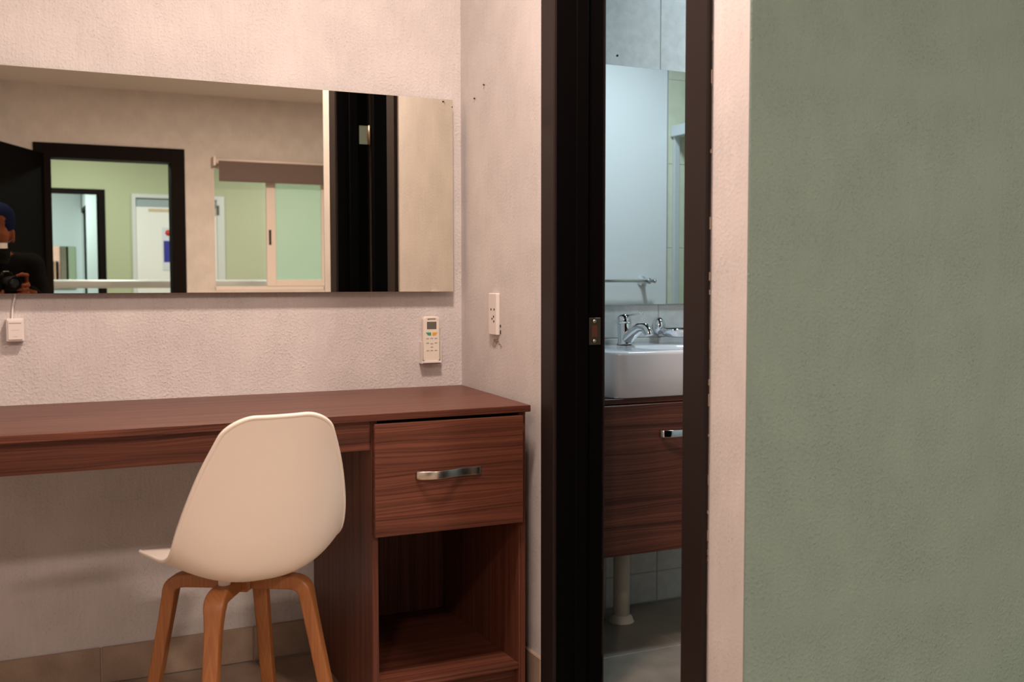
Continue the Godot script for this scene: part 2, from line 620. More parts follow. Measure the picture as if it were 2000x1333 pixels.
func build_bath_shell() -> void:
	var rows := [0.0, 0.10, 0.49, 0.88, 1.27, 1.66, 2.05, 2.30]
	var list := []
	var xs := [0.10, 0.30, 0.692, 1.084, 1.476, 1.868, 2.26, 2.4]
	for i in xs.size() - 1:
		for j in rows.size() - 1:
			list.append([Vector3(xs[i] + 0.001, rows[j] + 0.001, 0.008), Vector3(xs[i + 1] - 0.001, rows[j + 1] - 0.001, 0.02)])
	tiled("wall_bathroom_back", "grey glossy tiled bathroom wall behind the washbasin", [Vector3(0.05, -0.1, -0.15), Vector3(2.45, 2.3, 0.0185)], list, M.bath_tile)
	# floor
	list = []
	for i in 6:
		for j in 4:
			var p := Vector3(0.13 + i * 0.392, 0, 0.022 + j * 0.392)
			var hi := Vector3(minf(p.x + 0.390, 2.39), 0, minf(p.z + 0.390, 1.298))
			if hi.z - p.z < 0.02 or hi.x - p.x < 0.02:
				continue
			list.append([Vector3(p.x, -0.011, p.z), hi])
	tiled("floor_bathroom", "beige tiled bathroom floor under the vanity", [Vector3(0.02, -0.12, -0.05), Vector3(2.45, -0.002, 1.36)], list, M.bath_floor)
	solid("ceiling_bathroom", "low white bathroom ceiling", "ceiling", boxes([[Vector3(0.08, 2.30, 0.0), Vector3(2.45, 2.30, 1.36)]]), M.ceiling)
	solid("wall_bathroom_front", "white painted bathroom wall carrying the towel bar", "wall", boxes([[Vector3(0.06, -0.05, 1.30), Vector3(1.56, 2.32, 1.36)]]), M.bath_wall)
	rows = [0.0, 0.05, 0.44, 0.83, 1.22, 1.61, 2.0, 2.30]
	xs = [1.56, 1.95, 2.34, 2.42]
	list = []
	for i in xs.size() - 1:
		for j in rows.size() - 1:
			list.append([Vector3(xs[i] + 0.001, rows[j] + 0.001, 1.288), Vector3(xs[i + 1] - 0.001, rows[j + 1] - 0.001, 1.30)])
	tiled("wall_shower", "cream tiled shower wall beside the white bathroom wall", [Vector3(1.56, -0.05, 1.29), Vector3(2.45, 2.30, 1.36)], list, M.shower_tile)
	solid("wall_bathroom_side", "cream wall at the end of the shower", "wall", boxes([[Vector3(2.42, -0.05, -0.05), Vector3(2.5, 2.3, 1.36)]]), M.shower_tile)


# ---------------------------------------------------------------- bathroom door: lining, casings, strike plate, leaf
func build_door_bath() -> void:
	var d := structure("door_1", "dark brown bathroom door frame with its leaf swung into the bathroom", "door", Vector3.ZERO, WALL_TURN)
	var a0 := 0.586
	var a1 := 0.661
	var b0 := 1.236
	var b1 := 1.314
	for s in [[a0, a1], [b0, b1]]:
		var st := mb()
		box(st, Vector3(-0.012, 0, s[0]), Vector3(0.0, 2.2, s[1]), 0.003)
		put("casing", st, M.dark_casing, d)
		st = mb()
		box(st, Vector3(0.12, 0, s[0]), Vector3(0.132, 2.2, s[1]), 0.003)
		put("casing", st, M.dark_casing, d)
	for s in [[a1 - 0.02, a1, 0.0], [b0, b0 + 0.02, 0.0]]:
		var st := mb()
		box(st, Vector3(-0.006, 0, s[0]), Vector3(0.128, 2.14, s[1]), 0.002)
		put("jamb", st, M.dark_wood, d)
	var hd := mb()
	box(hd, Vector3(-0.012, 2.12, a1), Vector3(0.132, 2.2, b0), 0.003)
	put("head", hd, M.dark_casing, d)
	# stops on the lining
	for s in [[a1, a1 + 0.011], [b0 - 0.011, b0]]:
		var st := mb()
		box(st, Vector3(0.045, 0, s[0]), Vector3(0.078, 2.12, s[1]), 0.002)
		put("stop", st, M.dark_wood, d)
	# strike plate on the latch side, with its latch hole and two screws
	var sp := put("strike_plate", boxes([[Vector3(0.086, 0.905, a1 - 0.001), Vector3(0.118, 0.972, a1 + 0.0016)]], 0.0006), M.brass, d)
	sp.set_meta("label", "dull metal strike plate")
	put("latch_hole", boxes([[Vector3(0.093, 0.924, a1 + 0.0010), Vector3(0.108, 0.953, a1 + 0.0021)]]), mat(lin(0.09, 0.03, 0.012), 0.8), sp)
	for y in [0.914, 0.963]:
		var st := mb(true)
		lathe(st, [Vector2(0.0045, 0.0), Vector2(0.0040, 0.0012), Vector2(0.0, 0.0015)], 14, Transform3D(Basis(Vector3.RIGHT, PI / 2), Vector3(0.101, y, a1 + 0.0014)))
		put("screw", st, M.brushed, sp)
	# leaf open at a right angle into the bathroom, hung on the far jamb
	var leaf := mb()
	box(leaf, Vector3(0.136, 0.01, b0 - 0.036), Vector3(0.136 + 0.56, 2.11, b0 - 0.001), 0.003)
	put("leaf", leaf, M.dark_wood, d)
	for y in [0.30, 1.65]:
		var h := mb()
		box(h, Vector3(0.088, y - 0.037, b0 - 0.0018), Vector3(0.126, y + 0.037, b0 + 0.0005), 0.0005)
		var hp := put("hinge", h, M.brass, d)
		h = mb(true)
		lathe(h, [Vector2(0.0, -0.038), Vector2(0.006, -0.038), Vector2(0.006, 0.038), Vector2(0.0, 0.038)], 16, Transform3D(Basis.IDENTITY, Vector3(0.130, y, b0 - 0.006)))
		put("barrel", h, M.brass, hp)
	# chipped filler along the outer edge of the near casing
	var rng := RandomNumberGenerator.new()
	rng.seed = 5
	var chips := mb()
	for k in 30:
		var y := 1.75 * pow(rng.randf(), 1.3)
		var hgt := rng.randf_range(0.003, 0.028)
		box(chips, Vector3(-0.0045 + rng.randf_range(0.0, 0.003), y, b1 - 0.001), Vector3(-0.0005, y + hgt, b1 + rng.randf_range(0.0002, 0.0008)), 0.0002)
	var cp := put("filler_chips", chips, M.white_chip, d)
	cp.set_meta("kind", "stuff")


# ---------------------------------------------------------------- wall opposite the desk, seen in the mirror
func build_opposite() -> void:
	var z0 := OPP
	var z1 := OPP + 0.15
	var dl := -0.93
	var dr := 0.0
	var dt := 2.05
	var wl := 0.305
	var wr := 1.27
	var wb := 1.0
	var wt := 2.02
	solid("wall_front", "off-white bedroom wall with the entrance door and a sliding window", "wall", boxes([
		[Vector3(-2.3, -0.1, z0), Vector3(dl, CEIL, z1)],
		[Vector3(dl, dt, z0), Vector3(dr, CEIL, z1)],
		[Vector3(dr, -0.1, z0), Vector3(wl, CEIL, z1)],
		[Vector3(wl, wt, z0), Vector3(wr, CEIL, z1)],
		[Vector3(wl, -0.1, z0), Vector3(wr, wb, z1)],
		[Vector3(wr, -0.1, z0), Vector3(3.1, CEIL, z1)]]), M.white_wall)
	var d := structure("door_2", "dark brown entrance door standing open, with a wide dark frame", "door")
	for s in [[-1.03, dl + 0.024], [-0.026, 0.08]]:
		put("casing", boxes([[Vector3(s[0], 0, z0 - 0.014), Vector3(s[1], 2.128, z0)]], 0.003), M.entry_casing, d)
		put("casing", boxes([[Vector3(s[0], 0, z1), Vector3(s[1], 2.128, z1 + 0.014)]], 0.003), M.entry_casing, d)
	put("jamb", boxes([[Vector3(dl, 0, z0), Vector3(dl + 0.024, 2.03, z1)]], 0.002), M.dark_wood, d)
	put("jamb", boxes([[Vector3(-0.026, 0, z0), Vector3(0.0, 2.03, z1)]], 0.002), M.dark_wood, d)
	put("head", boxes([[Vector3(dl + 0.024, 2.018, z0 - 0.014), Vector3(-0.026, 2.128, z0)], [Vector3(dl + 0.024, 2.018, z1), Vector3(-0.026, 2.128, z1 + 0.014)], [Vector3(dl + 0.024, 2.018, z0), Vector3(-0.026, 2.05, z1)]], 0.0), M.entry_casing, d)
	var leaf := mb()
	box(leaf, Vector3(0, 0.01, -0.04), Vector3(0.87, 2.045, 0.0), 0.003)
	var lf := put("leaf", leaf, M.dark_wood, d)
	lf.position = Vector3(-0.955, 0, z0 - 0.02)
	lf.rotation.y = PI - 1.13
	var kn := mb(true)
	lathe(kn, [Vector2(0.026, 0.0), Vector2(0.026, 0.008), Vector2(0.010, 0.012), Vector2(0.010, 0.035), Vector2(0.024, 0.045), Vector2(0.024, 0.062), Vector2(0.0, 0.068)], 24, Transform3D(Basis(Vector3.RIGHT, PI / 2), Vector3(0.80, 1.0, 0.0)))
	put("knob", kn, M.brushed, lf)

	# sliding window
	var w := structure("window_1", "white framed sliding window with one clear and one frosted pane", "window")
	var fz0 := z0 + 0.03
	var fz1 := z0 + 0.10
	put("frame", boxes([
		[Vector3(wl, wb, fz0), Vector3(wl + 0.012, wt, fz1)], [Vector3(wr - 0.05, wb, fz0), Vector3(wr, wt, fz1)],
		[Vector3(wl, wb, fz0), Vector3(wr, wb + 0.03, fz1)], [Vector3(wl, wt - 0.03, fz0), Vector3(wr, wt, fz1)]], 0.003), M.window_frame, w)
	var sash := put("sash", boxes([
		[Vector3(0.737, wb + 0.03, fz0 - 0.005), Vector3(0.814, wt - 0.03, fz0 + 0.03)], [Vector3(1.205, wb + 0.03, fz0 - 0.005), Vector3(1.235, wt - 0.03, fz0 + 0.03)],
		[Vector3(0.814, wb + 0.03, fz0 - 0.005), Vector3(1.205, wb + 0.083, fz0 + 0.03)], [Vector3(0.814, wt - 0.07, fz0 - 0.005), Vector3(1.205, wt - 0.03, fz0 + 0.03)]], 0.003), M.window_frame, w)
	put("latch", boxes([[Vector3(0.755, 1.375, fz0 - 0.010), Vector3(0.775, 1.50, fz0 - 0.004)]], 0.002), M.black, sash)
	var p1 := put("pane", boxes([[Vector3(wl + 0.012, wb + 0.03, fz0 + 0.050), Vector3(0.75, wt - 0.03, fz0 + 0.055)]]), M.glass, w)
	p1.set_meta("label", "clear pane")
	var p2 := put("pane", boxes([[Vector3(0.812, wb + 0.08, fz0 + 0.010), Vector3(1.207, wt - 0.07, fz0 + 0.015)]]), M.frosted, w)
	p2.set_meta("label", "frosted greenish pane")
	# roller blind hung above the window on the bedroom side
	var b := thing("roller_blind", "dark taupe roller blind drawn up above the sliding window", "blind", Vector3(0, 0, z0 - 0.045))
	var st := mb(true)
	tube(st, [Vector3(0.315, 2.045, 0), Vector3(1.33, 2.045, 0)], 0.026, 20)
	put("roller", st, M.window_frame, b)
	put("bracket", boxes([[Vector3(0.297, 2.005, -0.03), Vector3(0.313, 2.08, 0.044)]], 0.002), M.window_frame, b)
	put("bracket", boxes([[Vector3(1.332, 2.005, -0.03), Vector3(1.348, 2.08, 0.044)]], 0.002), M.window_frame, b)
	put("fabric", boxes([[Vector3(0.337, 1.885, -0.0265), Vector3(1.31, 2.045, -0.0255)]]), M.blind, b)
	put("hem_bar", boxes([[Vector3(0.337, 1.880, -0.030), Vector3(1.31, 1.892, -0.022)]], 0.002), M.blind, b)


func build_corridor() -> void:
	var z0 := OPP + 0.15
	solid("floor_corridor", "tiled corridor floor outside the bedroom", "floor", boxes([[Vector3(-3, -0.12, z0), Vector3(4.5, -0.001, FAR + 0.1)]]), M.tile)
	solid("ceiling_corridor", "white corridor ceiling", "ceiling", boxes([[Vector3(-3.1, 2.75, z0), Vector3(4.6, 2.85, FAR + 0.1)]]), M.ceiling)
	solid("wall_corridor_left", "yellow-green wall closing the corridor beside the entrance door", "wall", boxes([[Vector3(-3.1, -0.1, z0), Vector3(-3.0, 2.75, FAR)]]), M.corridor_wall)
	solid("wall_corridor_right", "yellow-green wall closing the corridor beyond the window", "wall", boxes([[Vector3(4.5, -0.1, z0), Vector3(4.6, 2.75, FAR)]]), M.corridor_wall)
	solid("wall_corridor_far", "yellow-green wall across the corridor with two doors", "wall", boxes([
		[Vector3(-3, -0.1, FAR), Vector3(-1.02, 2.75, FAR + 0.12)], [Vector3(-1.02, 2.05, FAR), Vector3(-0.29, 2.75, FAR + 0.12)],
		[Vector3(-0.29, -0.1, FAR), Vector3(0.06, 2.75, FAR + 0.12)], [Vector3(0.06, 2.03, FAR), Vector3(1.03, 2.75, FAR + 0.12)],
		[Vector3(1.03, -0.1, FAR), Vector3(4.5, 2.75, FAR + 0.12)]]), M.corridor_wall)
	# handrail of the gallery
	var r := thing("handrail", "thick white tubular handrail running along the corridor", "railing", Vector3(0, 0, 7.4))
	var st := mb(true)
	tube(st, [Vector3(-2.9, 1.049, 0), Vector3(4.4, 1.049, 0)], 0.0385, 20)
	put("top_rail", st, M.white_paint, r)
	for x in [-2.2, -1.0, 0.2, 1.4, 2.6]:
		st = mb(true)
		tube(st, [Vector3(x, 0, 0), Vector3(x, 1.03, 0)], 0.02, 12, Vector3.RIGHT)
		put("post", st, M.white_paint, r)
	# dark framed doorway to the room across
	var d := structure("door_3", "dark framed open doorway across the corridor", "door")
	for s in [[-1.12, -0.98], [-0.304, -0.235]]:
		put("casing", boxes([[Vector3(s[0], 0, FAR - 0.014), Vector3(s[1], 2.08, FAR)]], 0.003), M.entry_casing, d)
	put("casing", boxes([[Vector3(-0.98, 2.02, FAR - 0.014), Vector3(-0.304, 2.08, FAR)]], 0.0), M.entry_casing, d)
	put("jamb", boxes([[Vector3(-0.316, 0, FAR), Vector3(-0.29, 2.05, FAR + 0.12)]], 0.002), M.dark_wood, d)
	put("jamb", boxes([[Vector3(-1.02, 0, FAR), Vector3(-0.99, 2.05, FAR + 0.12)]], 0.002), M.dark_wood, d)
	# white door in an aluminium frame
	var e := structure("door_4", "white door in a pale aluminium frame with a notice on it", "door")
	put("frame", boxes([[Vector3(0.04, 0, FAR - 0.02), Vector3(0.083, 2.045, FAR + 0.08)], [Vector3(0.962, 0, FAR - 0.02), Vector3(1.046, 2.045, FAR + 0.08)], [Vector3(0.083, 2.002, FAR - 0.02), Vector3(0.962, 2.045, FAR + 0.08)]], 0.003), M.aluminium, e)
	put("transom", boxes([[Vector3(0.083, 1.908, FAR + 0.01), Vector3(0.962, 2.002, FAR + 0.03)]]), M.grey_panel, e)
	put("leaf", boxes([[Vector3(0.083, 0.01, FAR - 0.005), Vector3(0.962, 1.903, FAR + 0.035)]], 0.002), M.white_paint, e)
	put("name_strip", boxes([[Vector3(0.216, 1.852, FAR - 0.008), Vector3(0.56, 1.885, FAR - 0.005)]]), M.tan, e)
	var n := put("notice", boxes([[Vector3(0.36, 1.20, FAR - 0.009), Vector3(0.53, 1.68, FAR - 0.005)]]), M.paper, e)
	put("blue_print", boxes([[Vector3(0.372, 1.29, FAR - 0.0098), Vector3(0.518, 1.53, FAR - 0.009)]]), M.blue, n)
	st = mb(true)
	lathe(st, [Vector2(0.0, 0.0), Vector2(0.034, 0.0), Vector2(0.034, 0.001), Vector2(0.0, 0.001)], 24, Transform3D(Basis(Vector3.RIGHT, -PI / 2), Vector3(0.425, 1.62, FAR - 0.009)))
	put("red_disc", st, M.red, n)
	put("closer", boxes([[Vector3(0.955, 1.83, FAR - 0.03), Vector3(0.985, 1.94, FAR - 0.02)]], 0.002), M.black, e)
	# the room behind the dark doorway
	var z2 := 13.0
	solid("wall_room_back", "pale wall at the end of the room across the corridor", "wall", boxes([[Vector3(-2.5, -0.1, z2), Vector3(0.4, 2.6, z2 + 0.1)]]), M.cool_wall)
	solid("wall_room_left", "pale wall along the room across the corridor", "wall", boxes([[Vector3(-2.6, -0.1, FAR + 0.12), Vector3(-2.5, 2.6, z2)]]), M.cool_wall)
	solid("wall_room_step", "pale wall corner around the bathroom of the room across", "wall", boxes([[Vector3(-0.272, -0.1, 12.0), Vector3(1.4, 2.6, 12.1)], [Vector3(-0.272, 2.07, 12.1), Vector3(-0.2, 2.6, z2)], [Vector3(-0.272, -0.1, 12.85), Vector3(-0.2, 2.6, z2)]]), M.cool_wall)
	solid("wall_room_right", "pale wall at the open side of the room across", "wall", boxes([[Vector3(1.3, -0.1, FAR + 0.12), Vector3(1.4, 2.6, 12.0)]]), M.cool_wall)
	solid("ceiling_room", "white ceiling of the room across the corridor", "ceiling", boxes([[Vector3(-2.6, 2.6, FAR + 0.12), Vector3(1.4, 2.7, z2 + 0.1)]]), M.ceiling)
	solid("floor_room", "tiled floor of the room across the corridor", "floor", boxes([[Vector3(-2.6, -0.1, FAR + 0.1), Vector3(1.4, 0.0, z2)]]), M.tile)
	var f := structure("door_5", "dark bathroom door in the room across the corridor", "door")
	put("leaf", boxes([[Vector3(-0.255, 0, 12.1), Vector3(-0.215, 2.02, 12.85)]], 0.002), M.dark_wood, f)
	put("head", boxes([[Vector3(-0.282, 2.02, 12.1), Vector3(-0.20, 2.07, 12.85)]], 0.002), M.entry_casing, f)
	var m := thing("wall_mirror", "frameless mirror on the end wall of the room across the corridor", "mirror", Vector3(-0.46, 0.98, z2 - 0.02), 0.0)
	put("glass", boxes([[Vector3(-0.5, 0, -0.004), Vector3(0.10, 0.58, 0.0)]]), M.mirror_cool, m)
	put("backing", boxes([[Vector3(-0.5, 0, 0.0), Vector3(0.10, 0.58, 0.02)]]), M.mirror_edge, m)


# ---------------------------------------------------------------- desk
func build_desk() -> void:
	var t := thing("desk", "long walnut laminate desk with a drawer over an open compartment", "desk")
	# top: a panel cut to the crooked corner
	var st := mb()
	var top := [Vector2(-2.19, -0.001), Vector2(-0.001, -0.001), Vector2(-0.0485, -0.566), Vector2(-2.19, -0.598)]
	top.reverse()
	slab(st, top, 0.733, 0.75, Transform3D(Basis(Vector3.RIGHT, -PI / 2), Vector3.ZERO), 0.0012)
	put("desktop", st, M.wood, t)
	var zf := 0.556
	put("apron", boxes([[Vector3(-2.19, 0.6615, 0.538), Vector3(-0.4665, 0.733, 0.553)]], 0.001), M.wood, t)
	put("side_panel", boxes([[Vector3(-0.4665, 0.0, 0.018), Vector3(-0.4505, 0.733, zf)]], 0.001), M.wood_up, t)
	put("side_panel", boxes([[Vector3(-0.0765, 0.0, 0.018), Vector3(-0.0585, 0.733, zf)]], 0.001), M.wood_up, t)
	put("back_panel", boxes([[Vector3(-0.4505, 0.03, 0.018), Vector3(-0.0765, 0.733, 0.030)]]), M.wood_up, t)
	put("bottom_panel", boxes([[Vector3(-0.4505, 0.070, 0.030), Vector3(-0.0765, 0.086, zf - 0.002)]], 0.001), M.wood, t)
	put("plinth", boxes([[Vector3(-0.4505, 0.0, 0.512), Vector3(-0.0765, 0.070, 0.528)]]), M.wood, t)
	put("divider", boxes([[Vector3(-0.4505, 0.455, 0.030), Vector3(-0.0765, 0.470, zf - 0.004)]]), M.wood, t)
	put("side_panel", boxes([[Vector3(-2.19, 0.0, 0.018), Vector3(-2.172, 0.733, zf)]], 0.001), M.wood_up, t)
	var d := put("drawer", boxes([[Vector3(-0.4635, 0.4545, 0.5585), Vector3(-0.0735, 0.7255, 0.5745)]], 0.0012), M.wood, t)
	# wavy strap handle
	var hs := mb(true)
	var path := []
	for i in 41:
		var u := i / 40.0
		var x := -0.361 + 0.171 * u
		var z := 0.5755 + 0.0125 * sin(PI * clampf(u * 1.02, 0, 1)) ** 0.5 + 0.0085 * sin(TAU * u)
		path.append(Vector3(x, 0.5965, z))
	sweep(hs, path, rrect(0.0025, 0.0195, 0.0011, 2), Vector3.UP)
	put("handle", hs, M.brushed, d).set_meta("label", "wavy brushed steel strap handle")


# ---------------------------------------------------------------- chair
func build_chair() -> void:
	var t := thing("desk_chair", "off-white moulded shell chair on splayed brown wooden legs", "chair", Vector3(-0.788, 0, 0.612), 0.15)
	# local: -z is the way the chair faces
	# rows from the front lip to the top: middle (forwards, height), rim (forwards, height), half width
	var ctrl := [
		[0.210, 0.443, 0.200, 0.445, 0.158], [0.190, 0.452, 0.176, 0.456, 0.171], [0.13, 0.453, 0.112, 0.465, 0.179], [0.04, 0.445, 0.030, 0.474, 0.180],
		[-0.05, 0.436, -0.034, 0.480, 0.179], [-0.12, 0.435, -0.084, 0.494, 0.180], [-0.170, 0.458, -0.124, 0.520, 0.183], [-0.198, 0.512, -0.152, 0.566, 0.179],
		[-0.214, 0.583, -0.178, 0.625, 0.166], [-0.227, 0.658, -0.203, 0.688, 0.147], [-0.239, 0.728, -0.226, 0.745, 0.124], [-0.250, 0.793, -0.246, 0.797, 0.101]]
	var prof := crom(ctrl.map(func(c): return Vector2(c[0], c[1])), 5)
	var rimk := crom(ctrl.map(func(c): return Vector2(c[2], c[3])), 5)
	var wk := crom(ctrl.map(func(c): return Vector2(0, c[4])), 5)
	var n := prof.size()
	# arc length, to round the four corners
	var arc := [0.0]
	for i in range(1, n):
		arc.append(arc[-1] + prof[i].distance_to(prof[i - 1]))
	var rows := []
	var extra := []
	for k in 7:
		extra.append(k)
	var total: float = arc[-1]
	var stops := []
	for k in 10:
		stops.append(0.055 * (1.0 - cos(PI / 2 * k / 10.0)))
	for k in 44:
		stops.append(0.055 + (total - 0.055 - 0.05) * k / 44.0)
	for k in 13:
		stops.append(total - 0.05 * (1.0 - sin(PI / 2 * k / 12.0)))
	var NU := 28
	var inner := []
	var mid := []
	for s in stops:
		var i := 0
		while i < n - 2 and arc[i + 1] < s:
			i += 1
		var f: float = (s - arc[i]) / (arc[i + 1] - arc[i])
		var p: Vector2 = prof[i].lerp(prof[i + 1], f)
		var rim: Vector2 = rimk[i].lerp(rimk[i + 1], f)
		var w: float = lerpf(wk[i].y, wk[i + 1].y, f)
		var r0 := 0.055
		var r1 := 0.05
		if s < r0:
			w -= r0 - sqrt(maxf(r0 * r0 - (r0 - s) * (r0 - s), 0.0))
		elif s > total - r1:
			w -= r1 - sqrt(maxf(r1 * r1 - (s - total + r1) * (s - total + r1), 0.0))
		var row := []
		var wfull: float = lerpf(wk[i].y, wk[i + 1].y, f)
		for j in NU + 1:
			var u := -1.0 + 2.0 * j / NU
			var lift: Vector2 = (rim - p) * pow(absf(u * w / wfull), 2.4)
			row.append(Vector3(u * w, p.y + lift.y, -(p.x + lift.x)))
		mid.append(row)
	var st := mb(true)
	var off := 0.0032
	var outer := []
	for i in mid.size():
		var ro := []
		var ri := []
		for j in NU + 1:
			var du: Vector3 = mid[i][mini(j + 1, NU)] - mid[i][maxi(j - 1, 0)]
			var dv: Vector3 = mid[mini(i + 1, mid.size() - 1)][j] - mid[maxi(i - 1, 0)][j]
			var nn := dv.cross(du).normalized()
			if i == 0 or i == mid.size() - 1:
				var i2 := 1 if i == 0 else mid.size() - 2
				var du2: Vector3 = mid[i2][mini(j + 1, NU)] - mid[i2][maxi(j - 1, 0)]
				var dv2: Vector3 = mid[mini(i2 + 1, mid.size() - 1)][j] - mid[maxi(i2 - 1, 0)][j]
				nn = dv2.cross(du2).normalized()
			ro.append(mid[i][j] - nn * off)
			ri.append(mid[i][j] + nn * off)
		outer.append(ro)
		inner.append(ri)
	grid(st, outer, false, false, false)
	grid(st, inner, false, false, true)
	# rolled rim all round
	var loop := []
	for j in NU + 1:
		loop.append(mid[0][j])
	for i in range(1, mid.size()):
		loop.append(mid[i][NU])
	for j in range(NU - 1, -1, -1):
		loop.append(mid[-1][j])
	for i in range(mid.size() - 2, 0, -1):
		loop.append(mid[i][0])
	var clean := [loop[0]]
	for p in loop:
		if p.distance_to(clean[-1]) > 0.004:
			clean.append(p)
	var g := []
	var ln := clean.size()
	var ctr := Vector3(0, 0.60, -0.05)
	for i in ln:
		var tg: Vector3 = (clean[(i + 1) % ln] - clean[(i - 1 + ln) % ln]).normalized()
		var u: Vector3 = (ctr - clean[i])
		u = (u - tg * u.dot(tg)).normalized()
		var v := tg.cross(u)
		var row := []
		for k in 8:
			var a := TAU * k / 8
			row.append(clean[i] + (u * cos(a) + v * sin(a)) * 0.0052)
		g.append(row)
	grid(st, g, true, true)
	put("shell", st, M.shell, t)
	# leg base
	var base := Node3D.new()
	base.name = "leg_base"
	t.add_child(base)
	base.rotation.y = 0.12
	base.position = Vector3(-0.004, 0, 0)
	var hub := mb()
	box(hub, Vector3(-0.035, 0.386, -0.035), Vector3(0.035, 0.424, 0.035), 0.006, Transform3D(Basis(Vector3.UP, PI / 4), Vector3.ZERO))
	put("hub", hub, M.leg_wood, base)
	for k in 4:
		var pads := mb(true)
		var a := PI / 4 + PI / 2 * k
		lathe(pads, [Vector2(0.013, 0.418), Vector2(0.013, 0.452), Vector2(0.0, 0.452)], 16, Transform3D(Basis.IDENTITY, Vector3(cos(a) * 0.09, 0, sin(a) * 0.09)))
		put("mounting_pad", pads, M.shell, base)
	for k in 4:
		var a := PI / 4 + PI / 2 * k
		var dir := Vector3(cos(a), 0, sin(a))
		var side := Vector3(-sin(a), 0, cos(a))
		var cl := crom([Vector2(0.02, 0.405), Vector2(0.090, 0.405), Vector2(0.130, 0.403), Vector2(0.149, 0.390), Vector2(0.156, 0.362), Vector2(0.168, 0.30), Vector2(0.198, 0.15), Vector2(0.232, 0.0)], 5)
		var path := []
		var sc := []
		for i in cl.size():
			path.append(dir * cl[i].x + Vector3.UP * cl[i].y)
			var q := i / float(cl.size() - 1)
			sc.append(Vector2(lerpf(1.0, 0.86, q), (1.0 + 0.24 * exp(-pow((q - 0.42) / 0.16, 2.0))) * lerpf(0.92, 0.70, q)))
		var ls := mb(true)
		sweep(ls, path, rrect(0.031, 0.042, 0.0045, 3), side.cross(Vector3(0.0001, 0, 0)) + side, sc)
		var lg := put("leg", ls, M.leg_wood, t)
		lg.rotation.y = 0.12
		lg.position = Vector3(-0.004, 0, 0)


# ---------------------------------------------------------------- the big mirror
func build_mirror() -> void:
	var t := thing("wall_mirror", "wide frameless rectangular mirror above the desk", "mirror", Vector3(0, 1.033, 0))
	var lx := -1.62
	var rx := -0.0400
	put("glass", boxes([[Vector3(lx, 0, 0.031), Vector3(rx, 0.563, 0.035)]], 0.0006), M.mirror, t)
	put("backing", boxes([[Vector3(lx + 0.001, 0.001, 0.019), Vector3(rx - 0.001, 0.562, 0.0308)]]), M.mirror_edge, t)
	put("batten", boxes([[Vector3(lx + 0.06, 0.03, 0.0), Vector3(rx - 0.06, 0.06, 0.0195)]]), M.mirror_edge, t)
	put("batten", boxes([[Vector3(lx + 0.06, 0.50, 0.0), Vector3(rx - 0.06, 0.53, 0.0195)]]), M.mirror_edge, t)


# ---------------------------------------------------------------- small things on the walls
func text(parent: Node, called: String, words: String, size: float, m: Material, xf: Transform3D, bold := false) -> void:
	var tm := TextMesh.new()
	tm.text = words
	var f := SystemFont.new()
	f.font_names = PackedStringArray(["Droid Sans"])
	if bold:
		f.font_weight = 700
	tm.font = f
	tm.font_size = 32
	tm.pixel_size = size / 32.0
	tm.depth = 0.0004
	var mi := put(called, tm, m, parent)
	mi.transform = xf


